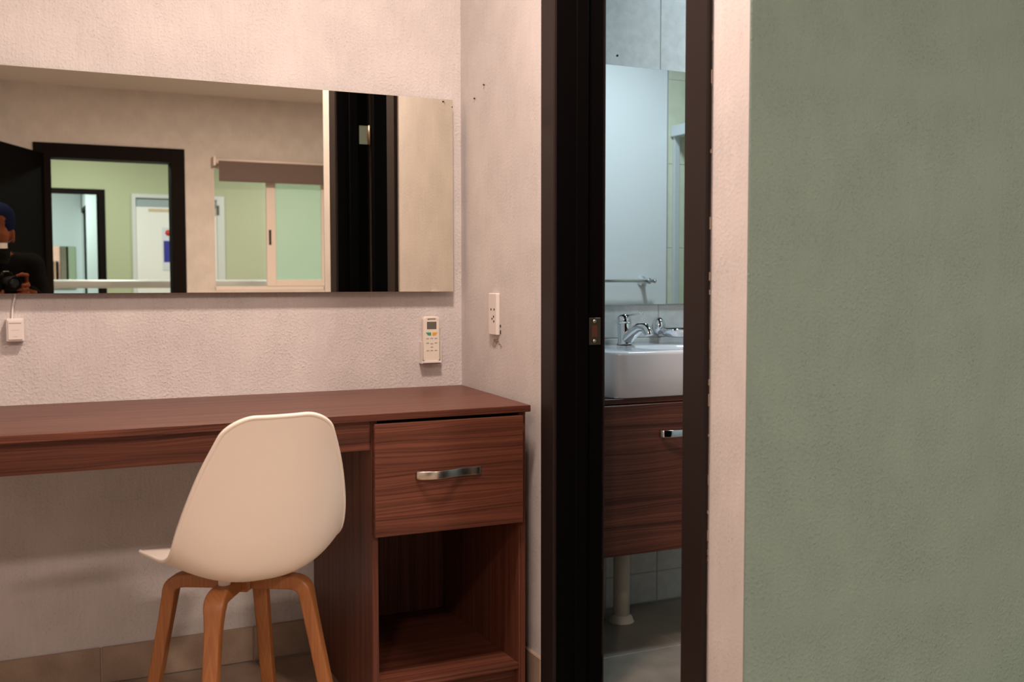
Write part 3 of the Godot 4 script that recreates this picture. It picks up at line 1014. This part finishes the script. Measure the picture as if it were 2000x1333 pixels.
func build_wall_items() -> void:
	# remote control of the air conditioner and its wall cradle
	var cx := -0.1065
	var h := thing("remote_holder", "white plastic wall cradle for the remote control under the mirror", "holder", Vector3(cx, 0.820, 0.0))
	put("back_plate", boxes([[Vector3(-0.031, 0.0, 0.0), Vector3(0.031, 0.066, 0.003)]], 0.001), M.plastic, h)
	put("side", boxes([[Vector3(-0.031, 0.0, 0.0028), Vector3(-0.0285, 0.066, 0.027)]], 0.0008), M.plastic, h)
	put("side", boxes([[Vector3(0.0285, 0.0, 0.0028), Vector3(0.031, 0.066, 0.027)]], 0.0008), M.plastic, h)
	put("floor_plate", boxes([[Vector3(-0.0285, 0.0, 0.0028), Vector3(0.0285, 0.003, 0.027)]], 0.0008), M.plastic, h)
	put("front_lip", boxes([[Vector3(-0.0285, 0.0, 0.0248), Vector3(0.0285, 0.008, 0.027)]], 0.0008), M.plastic, h)
	var r := thing("remote_control", "slim off-white remote control with a grey screen in its cradle", "remote", Vector3(cx + 0.001, 0.8235, 0.0035))
	var st := mb()
	slab(st, rrect(0.052, 0.136, 0.010, 5).map(func(p): return p + Vector2(0, 0.068)), 0.0, 0.0205, Transform3D.IDENTITY, 0.003)
	put("body", st, M.remote, r)
	put("screen", boxes([[Vector3(-0.0150, 0.0985, 0.0203), Vector3(0.0150, 0.1205, 0.0209)]], 0.0002), M.lcd, r)
	text(r, "lettering", "DAIKIN", 0.0062, M.ink, Transform3D(Basis.IDENTITY, Vector3(0.0016, 0.1285, 0.0208)), true)
	var lg := mb()
	slab(lg, [Vector2(-0.0125, 0.1262), Vector2(-0.0085, 0.1262), Vector2(-0.0125, 0.1310)], 0.0203, 0.0210)
	put("emblem", lg, M.ink, r)
	var gk := mb()
	slab(gk, [Vector2(-0.0022, 0.0800), Vector2(-0.0022, 0.0890), Vector2(-0.0185, 0.0890), Vector2(-0.0120, 0.0805)], 0.0200, 0.0212)
	put("button", gk, M.green_key, r).set_meta("label", "green button")
	gk = mb()
	slab(gk, [Vector2(0.0022, 0.0800), Vector2(0.0120, 0.0805), Vector2(0.0185, 0.0890), Vector2(0.0022, 0.0890)], 0.0200, 0.0212)
	put("button", gk, M.orange_key, r).set_meta("label", "orange button")
	for p in [Vector2(-0.013, 0.071), Vector2(0.0, 0.0715), Vector2(0.013, 0.071), Vector2(-0.013, 0.0575), Vector2(0.0, 0.0555), Vector2(0.013, 0.0575), Vector2(0.0, 0.0455), Vector2(-0.013, 0.0355), Vector2(0.0, 0.0355), Vector2(0.013, 0.0355)]:
		var bs := mb()
		slab(bs, rrect(0.0085, 0.0030, 0.0014, 2), 0.0, 0.0009, Transform3D(Basis.IDENTITY, Vector3(p.x, p.y, 0.0202)))
		put("button", bs, M.grey_key, r)

	# key card switch with its cable
	var k := thing("card_switch", "small square white key card switch below the mirror with a thin cable", "switch", Vector3(-1.2215, 0.9125, 0.0))
	st = mb()
	box(st, Vector3(-0.0205, 0.0, 0.0), Vector3(0.0205, 0.0585, 0.026), 0.0025)
	put("box", st, M.plastic, k)
	put("cover", boxes([[Vector3(-0.0165, 0.005, 0.0255), Vector3(0.0165, 0.0535, 0.0285)]], 0.001), M.plastic, k)
	put("slot", boxes([[Vector3(-0.0140, 0.0455, 0.0282), Vector3(0.0140, 0.0478, 0.0288)]]), M.grey_key, k)
	put("line", boxes([[Vector3(-0.009, 0.0288, 0.0283), Vector3(0.009, 0.0294, 0.0287)]]), M.grey_key, k)
	put("line", boxes([[Vector3(-0.005, 0.0125, 0.0283), Vector3(0.005, 0.0134, 0.0287)]]), M.grey_key, k)
	st = mb(true)
	tube(st, crom([Vector3(-0.006, 0.056, 0.006), Vector3(-0.004, 0.085, 0.006), Vector3(0.002, 0.115, 0.008), Vector3(0.006, 0.15, 0.010)], 5), 0.0026, 8, Vector3.RIGHT)
	put("cable", st, M.plastic, k)

	# socket on the side wall
	var s := thing("wall_socket", "narrow upright white power socket on the wall beside the desk", "socket", Vector3.ZERO, WALL_TURN)
	var z0 := 0.240
	var z1 := 0.298
	st = mb()
	box(st, Vector3(-0.011, 0.914, z0), Vector3(0.0, 1.030, z1), 0.002)
	put("plate", st, M.plastic, s)
	var zm := (z0 + z1) / 2
	for q in [[zm - 0.012, 0.982], [zm + 0.010, 0.982], [zm + 0.006, 0.962], [zm - 0.005, 0.956], [zm + 0.008, 0.949]]:
		put("hole", boxes([[Vector3(-0.0116, q[1], q[0]), Vector3(-0.0108, q[1] + 0.006, q[0] + 0.006)]]), M.ink, s)
	for q in [[0.918, 0.928], [0.936, 0.943]]:
		put("gap", boxes([[Vector3(-0.0015, q[0], z1 + 0.002), Vector3(-0.0002, q[1], z1 + 0.007)]]), M.ink, s)
	# broken plaster under the socket and two old nails
	var rng := RandomNumberGenerator.new()
	rng.seed = 9
	st = mb()
	for i in 26:
		var q := Vector3(-0.0005, 0.905 - rng.randf() * 0.022, z0 + 0.005 + rng.randf() * 0.07)
		var e := rng.randf_range(0.0012, 0.0042)
		box(st, q - Vector3(e * 0.5, e, e), q + Vector3(e * 0.4, e, e), e * 0.35, Transform3D.IDENTITY)
	var cr := put("plaster_crumbs", st, M.white_chip, s)
	cr.set_meta("kind", "stuff")
	var spots := [Vector3(-0.001, 1.590, 0.118), Vector3(-0.001, 1.617, 0.190)]
	for i in 2:
		var nl := mb(true)
		lathe(nl, [Vector2(0.0022, 0.0), Vector2(0.0022, 0.004), Vector2(0.0, 0.0046)], 10, Transform3D(Basis(Vector3.BACK, PI / 2), spots[i]))
		var o := put("nail", nl, M.ink)
		o.rotation.y = WALL_TURN
		tag(o, ["larger dark nail head in the wall beside the mirror", "smaller dark nail head in the wall, higher than its neighbour"][i], "nail", "nail heads beside the mirror")


# ---------------------------------------------------------------- bathroom
func build_vanity() -> void:
	var v := thing("vanity_cabinet", "wall hung dark walnut vanity cabinet under the washbasin", "cabinet")
	var x0 := 0.20
	var x1 := 0.86
	put("body", boxes([[Vector3(x0, 0.286, 0.022), Vector3(x0 + 0.016, 0.722, 0.40)], [Vector3(x1 - 0.016, 0.286, 0.022), Vector3(x1, 0.722, 0.40)], [Vector3(x0, 0.286, 0.022), Vector3(x1, 0.302, 0.40)], [Vector3(x0, 0.286, 0.022), Vector3(x1, 0.722, 0.034)]]), M.wood, v)
	put("top_panel", boxes([[Vector3(x0, 0.7165, 0.022), Vector3(x1, 0.7315, 0.402)]], 0.001), M.wood, v)
	var d := put("door", boxes([[Vector3(x0 + 0.001, 0.287, 0.4015), Vector3(x1 - 0.001, 0.7145, 0.4175)]], 0.001), M.wood, v)
	var st := mb(true)
	var path := []
	for i in 25:
		var u := i / 24.0
		path.append(Vector3(0.436 + 0.105 * u, 0.628, 0.4175 + 0.022 * pow(sin(PI * u), 0.35)))
	sweep(st, path, rrect(0.003, 0.020, 0.0012, 2), Vector3.UP)
	put("handle", st, M.chrome, d)
	# basin: a rounded block with a round bowl sunk into it
	var b := thing("washbasin", "white ceramic countertop washbasin with rounded corners", "washbasin", Vector3(0.565, 0.7325, 0.215))
	var outline := rrect(0.55, 0.385, 0.050, 8)
	st = mb(true)
	var g := []
	for l in [[0.0, 0.975], [0.004, 0.985], [0.060, 0.993], [0.120, 1.0], [0.1275, 0.995], [0.130, 0.982]]:
		var row := []
		for p in outline:
			row.append(Vector3(p.x * l[1], l[0], -p.y * l[1]))
		g.append(row)
	var np := outline.size()
	var cxy := Vector2(0.06, 0.010)
	for l in [[0.155, 0.1285], [0.148, 0.124], [0.140, 0.108], [0.125, 0.075], [0.09, 0.040], [0.045, 0.028], [0.0, 0.026]]:
		var row := []
		for p in outline:
			var dir: Vector2 = (p - cxy * 0.5).normalized()
			row.append(Vector3(cxy.x + dir.x * l[0], l[1], -(0.0 - cxy.y + dir.y * l[0])))
		g.append(row)
	grid(st, g, true)
	put("bowl", st, M.ceramic, b)
	st = mb()
	box(st, Vector3(-0.26, 0.0, -0.18), Vector3(0.26, 0.004, 0.18), 0.001)
	put("foot", st, M.ceramic, b)
	# drain pipe below
	var p := thing("drain_pipe", "cream plastic waste pipe under the vanity", "pipe", Vector3(0.476, 0, 0.15))
	st = mb(true)
	tube(st, [Vector3(0, 0, 0), Vector3(0, 0.285, 0)], 0.026, 20, Vector3.RIGHT)
	put("pipe", st, M.pvc, p)
	st = mb(true)
	lathe(st, [Vector2(0.026, 0.022), Vector2(0.034, 0.016), Vector2(0.040, 0.0)], 20)
	put("collar", st, M.pvc, p)
	var p2 := thing("drain_pipe", "cream plastic water pipe partly behind the waste pipe", "pipe", Vector3(0.425, 0, 0.10))
	st = mb(true)
	tube(st, [Vector3(0, 0, 0), Vector3(0, 0.285, 0)], 0.022, 16, Vector3.RIGHT)
	put("pipe", st, M.pvc, p2)


func build_bath_items() -> void:
	var m := thing("bathroom_mirror", "frameless mirror above the washbasin", "mirror", Vector3(0, 0.9885, 0.0))
	put("glass", boxes([[Vector3(0.16, 0, 0.0265), Vector3(0.98, 0.758, 0.030)]], 0.0006), M.mirror_cool, m)
	put("backing", boxes([[Vector3(0.161, 0.001, 0.0185), Vector3(0.979, 0.757, 0.0264)]]), M.mirror_edge, m)
	var pg := mb(true)
	lathe(pg, [Vector2(0.0035, 0.0), Vector2(0.0035, 0.0015), Vector2(0.0, 0.002)], 12, Transform3D(Basis(Vector3.RIGHT, PI / 2), Vector3(0.531, 1.779, 0.020)))
	tag(put("wall_plug", pg, M.ink), "small dark plug in the grey tile above the bathroom mirror", "plug")
	# single lever tap standing on the basin
	var f := thing("basin_tap", "chrome single lever mixer tap on the washbasin", "tap", Vector3(0.530, 0.862, 0.078), 0.12)
	var st := mb(true)
	var lean := Transform3D(Basis(Vector3.RIGHT, -0.10), Vector3.ZERO)
	lathe(st, [Vector2(0.0, 0.0), Vector2(0.027, 0.0), Vector2(0.027, 0.004), Vector2(0.0235, 0.010), Vector2(0.022, 0.045), Vector2(0.0225, 0.062), Vector2(0.0215, 0.066)], 32, lean)
	put("body", st, M.chrome, f)
	st = mb(true)
	lathe(st, [Vector2(0.0215, 0.067), Vector2(0.0235, 0.071), Vector2(0.0235, 0.080), Vector2(0.020, 0.090), Vector2(0.011, 0.0965), Vector2(0.0, 0.098)], 32, lean)
	var cap := put("cap", st, M.chrome, f)
	st = mb(true)
	tube(st, [Vector3(0, 0.091, 0.002), Vector3(0.0, 0.0965, 0.04), Vector3(0, 0.100, 0.082)], 0.0032, 10)
	put("lever", st, M.chrome, cap)
	st = mb(true)
	var sp := crom([Vector3(0, 0.018, 0.010), Vector3(0, 0.040, 0.040), Vector3(0, 0.056, 0.070), Vector3(0, 0.057, 0.095), Vector3(0, 0.046, 0.112), Vector3(0, 0.034, 0.117)], 6)
	var sc := []
	for i in sp.size():
		var q := i / float(sp.size() - 1)
		sc.append(Vector2(lerpf(1.25, 0.85, q), lerpf(1.3, 0.85, q)))
	sweep(st, sp, ring(0.0155, 18), Vector3.RIGHT, sc)
	put("spout", st, M.chrome, f)
	# soap dish on the wall
	var d := thing("soap_dish", "chrome wall soap dish beside the basin tap", "soap dish", Vector3(0.690, 0.885, 0.0205))
	st = mb(true)
	lathe(st, [Vector2(0.022, 0.0), Vector2(0.0225, 0.006), Vector2(0.019, 0.016), Vector2(0.012, 0.024), Vector2(0.0, 0.027)], 28, Transform3D(Basis(Vector3.RIGHT, PI / 2).scaled(Vector3(1, 1.45, 1)), Vector3(0, 0.030, 0)))
	put("mount", st, M.chrome, d)
	st = mb(true)
	tube(st, crom([Vector3(0, 0.024, 0.018), Vector3(0.004, 0.014, 0.045), Vector3(0.012, 0.008, 0.062)], 5), 0.0075, 12, Vector3.RIGHT)
	put("arm", st, M.chrome, d)
	st = mb(true)
	var g := []
	for l in [[0.001, -0.006], [0.70, -0.006], [0.86, 0.0], [0.98, 0.016], [1.0, 0.022], [0.965, 0.022], [0.85, 0.003], [0.68, -0.003], [0.001, -0.003]]:
		var row := []
		for p in rrect(0.115, 0.080, 0.030, 6):
			row.append(Vector3(0.030 + p.x * l[0], 0.004 + l[1], 0.075 - p.y * l[0]))
		g.append(row)
	grid(st, g, true)
	put("dish", st, M.chrome, d)
	# towel bar on the wall seen in the bathroom mirror
	var t := thing("towel_bar", "chrome towel bar on the white bathroom wall", "towel bar", Vector3(0, 1.066, 1.30))
	st = mb(true)
	tube(st, [Vector3(0.92, 0, -0.062), Vector3(1.452, 0, -0.062)], 0.0075, 14)
	put("bar", st, M.chrome, t)
	for x in [0.95, 1.425]:
		st = mb(true)
		lathe(st, [Vector2(0.024, 0.0), Vector2(0.023, 0.008), Vector2(0.012, 0.018), Vector2(0.010, 0.052), Vector2(0.014, 0.058), Vector2(0.014, 0.066), Vector2(0.0, 0.072)], 24, Transform3D(Basis(Vector3.RIGHT, -PI / 2), Vector3(x, 0, 0)))
		put("bracket", st, M.chrome, t)
	st = mb(true)
	lathe(st, [Vector2(0.0, -0.004), Vector2(0.010, -0.002), Vector2(0.011, 0.004), Vector2(0.008, 0.010), Vector2(0.0, 0.012)], 18, Transform3D(Basis(Vector3.BACK, -PI / 2), Vector3(1.452, 0, -0.062)))
	put("end_knob", st, M.chrome, t)
	# shower screen frame
	var s := thing("shower_screen", "pale aluminium shower screen frame with glass", "shower", Vector3(1.582, 0, 0))
	put("post", boxes([[Vector3(0.0, 0.0, 1.266), Vector3(0.028, 1.745, 1.288)]], 0.002), M.aluminium, s)
	put("header_rail", boxes([[Vector3(-0.012, 1.735, 0.022), Vector3(0.048, 1.785, 1.288)]], 0.003), M.aluminium, s)
	put("bottom_rail", boxes([[Vector3(0.0, 0.0, 0.022), Vector3(0.038, 0.04, 1.245)]], 0.002), M.aluminium, s)
	put("pane", boxes([[Vector3(0.016, 0.04, 0.03), Vector3(0.021, 1.735, 0.70)]]), M.glass, s)


# ---------------------------------------------------------------- the photographer, seen in the mirror
var bones := []


func bone(a: Vector3, b: Vector3, ra: float, rb: float, c: Color) -> void:
	bones.append([a, b, ra, rb, c])


func nets(st: SurfaceTool, cell: float, k: float) -> void:   # smooth union of tapered capsules meshed as surface nets
	var lo := Vector3.ONE * 1e9
	var hi := -lo
	for b in bones:
		var r: float = maxf(b[2], b[3]) + cell * 2.5 + k
		lo = lo.min(b[0] - Vector3.ONE * r).min(b[1] - Vector3.ONE * r)
		hi = hi.max(b[0] + Vector3.ONE * r).max(b[1] + Vector3.ONE * r)
	var nx := int((hi.x - lo.x) / cell) + 2
	var ny := int((hi.y - lo.y) / cell) + 2
	var nz := int((hi.z - lo.z) / cell) + 2
	var f := PackedFloat32Array()
	f.resize(nx * ny * nz)
	f.fill(1.0)
	for b in bones:
		var a: Vector3 = b[0]
		var ab: Vector3 = b[1] - a
		var l2 := maxf(ab.length_squared(), 1e-9)
		var ra: float = b[2]
		var rb: float = b[3]
		var r := maxf(ra, rb) + cell * 2.0 + k
		var l3 := (a.min(b[1]) - Vector3.ONE * r - lo) / cell
		var h3 := (a.max(b[1]) + Vector3.ONE * r - lo) / cell
		for iz in range(maxi(int(l3.z), 0), mini(int(h3.z) + 1, nz)):
			for iy in range(maxi(int(l3.y), 0), mini(int(h3.y) + 1, ny)):
				for ix in range(maxi(int(l3.x), 0), mini(int(h3.x) + 1, nx)):
					var p := lo + Vector3(ix, iy, iz) * cell - a
					var t := clampf(p.dot(ab) / l2, 0.0, 1.0)
					var d := (p - ab * t).length() - lerpf(ra, rb, t)
					var q := (iz * ny + iy) * nx + ix
					var e := f[q]
					var hh := maxf(k - absf(d - e), 0.0) / k
					f[q] = minf(d, e) - hh * hh * k * 0.25
	var vert := {}
	var pos := []
	for iz in nz - 1:
		for iy in ny - 1:
			for ix in nx - 1:
				var q := (iz * ny + iy) * nx + ix
				var inside := 0
				var v := [f[q], f[q + 1], f[q + nx], f[q + nx + 1], f[q + nx * ny], f[q + nx * ny + 1], f[q + nx * ny + nx], f[q + nx * ny + nx + 1]]
				for w in v:
					if w < 0.0:
						inside += 1
				if inside == 0 or inside == 8:
					continue
				var acc := Vector3.ZERO
				var cnt := 0
				for e in [[0, 1], [2, 3], [4, 5], [6, 7], [0, 2], [1, 3], [4, 6], [5, 7], [0, 4], [1, 5], [2, 6], [3, 7]]:
					var va: float = v[e[0]]
					var vb: float = v[e[1]]
					if (va < 0.0) != (vb < 0.0):
						var t := va / (va - vb)
						var pa := Vector3(e[0] & 1, (e[0] >> 1) & 1, e[0] >> 2)
						var pb := Vector3(e[1] & 1, (e[1] >> 1) & 1, e[1] >> 2)
						acc += pa.lerp(pb, t)
						cnt += 1
				vert[q] = pos.size()
				pos.append(lo + (Vector3(ix, iy, iz) + acc / cnt) * cell)
	var cols := []
	for p in pos:
		var best := 1e9
		var c := Color.WHITE
		for b in bones:
			var ab: Vector3 = b[1] - b[0]
			var t := clampf((p - b[0]).dot(ab) / maxf(ab.length_squared(), 1e-9), 0.0, 1.0)
			var d: float = (p - b[0] - ab * t).length() - lerpf(b[2], b[3], t)
			if d < best:
				best = d
				c = b[4]
		cols.append(c)
	var step := [1, nx, nx * ny]
	for q in vert:
		var iz: int = q / (nx * ny)
		var iy: int = (q / nx) % ny
		var ix: int = q % nx
		if ix == 0 or iy == 0 or iz == 0:
			continue
		for ax in 3:
			var q2: int = q + step[ax]
			if (f[q] < 0.0) == (f[q2] < 0.0):
				continue
			var du: int = step[(ax + 1) % 3]
			var dv: int = step[(ax + 2) % 3]
			var ids := [q, q - du, q - du - dv, q - dv]
			var ok := true
			for w in ids:
				if not vert.has(w):
					ok = false
			if not ok:
				continue
			var order := [0, 1, 2, 0, 2, 3] if f[q] < 0.0 else [0, 2, 1, 0, 3, 2]
			for o in [order[0], order[2], order[1], order[3], order[5], order[4]]:
				var vi: int = vert[ids[o]]
				st.set_color(cols[vi])
				st.add_vertex(pos[vi])


func build_person() -> void:
	var cloth := Color(0.006, 0.006, 0.007)
	var trousers := Color(0.018, 0.019, 0.024)
	var skin := Color(0.13, 0.046, 0.026)
	var shoe := Color(0.02, 0.02, 0.02)
	var at := Vector3(-1.285, 0, 3.40)
	var t := thing("person", "person in black with a dark blue cap bending over a camera, seen in the mirror", "person", at)
	var st := mb(true)
	bones = []
	# local coordinates, the person faces -z; +x is the person's right-hand side as the mirror shows it
	bone(Vector3(0, 0.78, 0.06), Vector3(0, 0.95, 0.03), 0.135, 0.125, cloth)
	bone(Vector3(0, 0.95, 0.03), Vector3(0, 1.10, -0.03), 0.130, 0.125, cloth)
	bone(Vector3(-0.07, 1.10, -0.03), Vector3(0.07, 1.10, -0.03), 0.115, 0.115, cloth)
	bone(Vector3(-0.165, 1.155, -0.05), Vector3(0.165, 1.155, -0.05), 0.058, 0.058, cloth)
	bone(Vector3(0, 1.15, -0.05), Vector3(0, 1.27, -0.15), 0.058, 0.052, skin)
	for s in [-1.0, 1.0]:
		var hip := Vector3(0.085 * s, 0.76, 0.06)
		var knee := Vector3(0.13 * s, 0.44, -0.13)
		var ankle := Vector3(0.14 * s, 0.09, 0.08)
		bone(hip, knee, 0.088, 0.062, trousers)
		bone(knee, ankle, 0.060, 0.042, trousers)
		bone(ankle + Vector3(0, -0.045, 0.03), ankle + Vector3(0.02 * s, -0.055, -0.15), 0.040, 0.033, shoe)
	# arms: upper arm down, forearm forward to the camera
	bone(Vector3(0.175, 1.15, -0.05), Vector3(0.235, 0.93, -0.13), 0.057, 0.046, cloth)
	bone(Vector3(0.235, 0.93, -0.13), Vector3(0.165, 1.015, -0.315), 0.044, 0.032, cloth)
	bone(Vector3(-0.175, 1.15, -0.05), Vector3(-0.225, 0.92, -0.14), 0.057, 0.046, cloth)
	bone(Vector3(-0.225, 0.92, -0.14), Vector3(-0.065, 0.965, -0.350), 0.044, 0.032, cloth)
	nets(st, 0.016, 0.045)
	# head, bowed: skull, face, jaw, nose, ears
	bones = []
	bone(Vector3(0, 1.365, -0.195), Vector3(0, 1.385, -0.225), 0.086, 0.084, skin)
	bone(Vector3(0, 1.300, -0.245), Vector3(0, 1.225, -0.250), 0.066, 0.045, skin)
	bone(Vector3(0, 1.275, -0.310), Vector3(0, 1.238, -0.325), 0.009, 0.013, skin)
	bone(Vector3(0, 1.27, -0.20), Vector3(0, 1.22, -0.16), 0.060, 0.056, skin)
	for s in [-1.0, 1.0]:
		bone(Vector3(0.083 * s, 1.32, -0.20), Vector3(0.084 * s, 1.275, -0.205), 0.012, 0.010, skin)
		bone(Vector3(0.030 * s, 1.205, -0.285), Vector3(0.0, 1.200, -0.292), 0.010, 0.011, skin)
	nets(st, 0.006, 0.025)
	# hands: palm, four fingers and a thumb each
	var cams := Vector3(0.045, 1.055, -0.345)      # middle of the camera body, local
	bones = []
	var pr := cams + Vector3(0.082, -0.018, 0.010)
	bone(Vector3(0.165, 1.010, -0.320), pr + Vector3(0.018, -0.010, 0.045), 0.027, 0.024, skin)
	bone(pr + Vector3(0.012, 0.012, 0.030), pr + Vector3(0.010, -0.035, 0.030), 0.020, 0.018, skin)
	var fy := [0.062, 0.012, -0.010, -0.031]
	for k in 4:
		var y: float = fy[k]
		var len: float = [1.0, 1.05, 1.0, 0.85][k]
		var a := pr + Vector3(0.014, minf(y, 0.026), 0.014)
		var b := pr + Vector3(0.016, y, -0.018)
		var c := pr + Vector3(-0.004, y + (0.004 if k == 0 else -0.002), -0.040 * len)
		var d := pr + Vector3(-0.028, y - 0.002, -0.044 * len)
		bone(a, b, 0.0095, 0.0088, skin)
		bone(b, c, 0.0088, 0.0080, skin)
		bone(c, d, 0.0080, 0.0070, skin)
	bone(pr + Vector3(0.010, 0.006, 0.040), pr + Vector3(-0.020, 0.018, 0.046), 0.012, 0.010, skin)
	bone(pr + Vector3(-0.020, 0.018, 0.046), pr + Vector3(-0.042, 0.020, 0.040), 0.010, 0.008, skin)
	nets(st, 0.0042, 0.008)
	bones = []
	var pl := cams + Vector3(-0.050, -0.075, -0.010)
	bone(Vector3(-0.065, 0.965, -0.350), pl + Vector3(-0.015, 0.0, 0.030), 0.027, 0.023, skin)
	bone(pl + Vector3(-0.022, 0.0, 0.012), pl + Vector3(0.024, 0.0, 0.002), 0.019, 0.019, skin)
	for k in 4:
		var x: float = [-0.030, -0.010, 0.010, 0.029][k]
		var len: float = [0.95, 1.05, 1.0, 0.85][k]
		bone(pl + Vector3(x, -0.002, -0.006), pl + Vector3(x, -0.004, -0.042 * len), 0.0095, 0.0088, skin)
		bone(pl + Vector3(x, -0.004, -0.042 * len), pl + Vector3(x + 0.006, 0.020, -0.060 * len), 0.0088, 0.0078, skin)
		bone(pl + Vector3(x + 0.006, 0.020, -0.060 * len), pl + Vector3(x + 0.008, 0.038, -0.060 * len), 0.0078, 0.007, skin)
	bone(pl + Vector3(-0.026, 0.004, 0.0), pl + Vector3(-0.042, 0.030, -0.016), 0.0115, 0.010, skin)
	bone(pl + Vector3(-0.042, 0.030, -0.016), pl + Vector3(-0.036, 0.056, -0.024), 0.010, 0.008, skin)
	nets(st, 0.0042, 0.008)
	var m := mat(Color.WHITE, 0.8, 0.0, 0.08)
	m.vertex_color_use_as_albedo = true
	put("body", st, m, t)
	# cap, glasses, dark face mask
	var cp := mb(true)
	lathe(cp, [Vector2(0.094, -0.035), Vector2(0.0985, -0.010), Vector2(0.098, 0.022), Vector2(0.089, 0.058), Vector2(0.066, 0.083), Vector2(0.034, 0.096), Vector2(0.0, 0.099)], 36, Transform3D(Basis(Vector3.RIGHT, -0.30), Vector3(0, 1.378, -0.205)))
	put("cap", cp, mat(lin(0.006, 0.009, 0.026), 0.9, 0.0, 0.05), t)
	var gl := mb(true)
	for s in [-1.0, 1.0]:
		sweep(gl, [Vector3(0.012 * s, 1.262, -0.318), Vector3(0.058 * s, 1.264, -0.308), Vector3(0.062 * s, 1.234, -0.309), Vector3(0.016 * s, 1.230, -0.319), Vector3(0.012 * s, 1.262, -0.318)], ring(0.0022, 8), Vector3(0, 0.1, 1), [], false)
		tube(gl, [Vector3(0.060 * s, 1.262, -0.306), Vector3(0.084 * s, 1.285, -0.205)], 0.002, 8)
	var gf := put("glasses", gl, M.black, t)
	for s in [-1.0, 1.0]:
		var ln := mb()
		box(ln, Vector3(-0.022, -0.0145, -0.0008), Vector3(0.022, 0.0145, 0.0008), 0.0005, Transform3D(Basis(Vector3.UP, -0.2 * s), Vector3(0.037 * s, 1.248, -0.3135)))
		put("eyeglass", ln, mat(lin(0.75, 0.74, 0.72), 0.03, 0.9), gf)
	var mk := mb(true)
	var g := []
	for i in 7:
		var row := []
		var v := i / 6.0
		for j in 13:
			var a := -1.25 + 2.5 * j / 12.0
			var r := 0.078 - 0.012 * v
			row.append(Vector3(sin(a) * r, 1.232 - 0.075 * v, -0.243 - cos(a) * (r + 0.016 * sin(PI * minf(v + 0.25, 1.0)))))
		g.append(row)
	grid(mk, g, false, false, true)
	put("face_mask", mk, mat(lin(0.008, 0.008, 0.008), 0.95, 0.0, 0.05), t)

	# the camera itself, its lens just behind the point of view
	var yaw := -deg_to_rad(25.45)
	var c := thing("photo_camera", "black camera with a lens held in front of the chest by the photographer", "camera", EYE + Vector3(0.05, 0, 0), yaw)
	var cb := mb()
	slab(cb, rrect(0.126, 0.078, 0.012, 4), 0.092, 0.128, Transform3D.IDENTITY, 0.004)
	put("body", cb, M.camera_black, c)
	cb = mb()
	slab(cb, [Vector2(-0.026, 0.036), Vector2(0.026, 0.036), Vector2(0.018, 0.056), Vector2(-0.018, 0.056)], 0.088, 0.126, Transform3D.IDENTITY, 0.003)
	put("finder", cb, M.camera_black, c)
	cb = mb()
	slab(cb, rrect(0.030, 0.076, 0.012, 4).map(func(p): return p + Vector2(0.050, 0)), 0.066, 0.100, Transform3D.IDENTITY, 0.004)
	put("grip", cb, M.rubber, c)
	cb = mb(true)
	lathe(cb, [Vector2(0.026, 0.012), Vector2(0.031, 0.010), Vector2(0.032, 0.030), Vector2(0.034, 0.040), Vector2(0.034, 0.070), Vector2(0.031, 0.093)], 36, Transform3D(Basis(Vector3.RIGHT, PI / 2), Vector3.ZERO))
	var lb := put("lens_barrel", cb, M.camera_black, c)
	cb = mb(true)
	lathe(cb, [Vector2(0.027, 0.0), Vector2(0.018, -0.003), Vector2(0.0, -0.005)], 28, Transform3D(Basis(Vector3.RIGHT, PI / 2), Vector3(0, 0, 0.020)))
	put("front_glass", cb, mat(lin(0.01, 0.012, 0.02), 0.05), lb)
	put("hot_shoe", boxes([[Vector3(-0.010, 0.056, 0.098), Vector3(0.010, 0.060, 0.118)]], 0.0006), M.brushed, c)
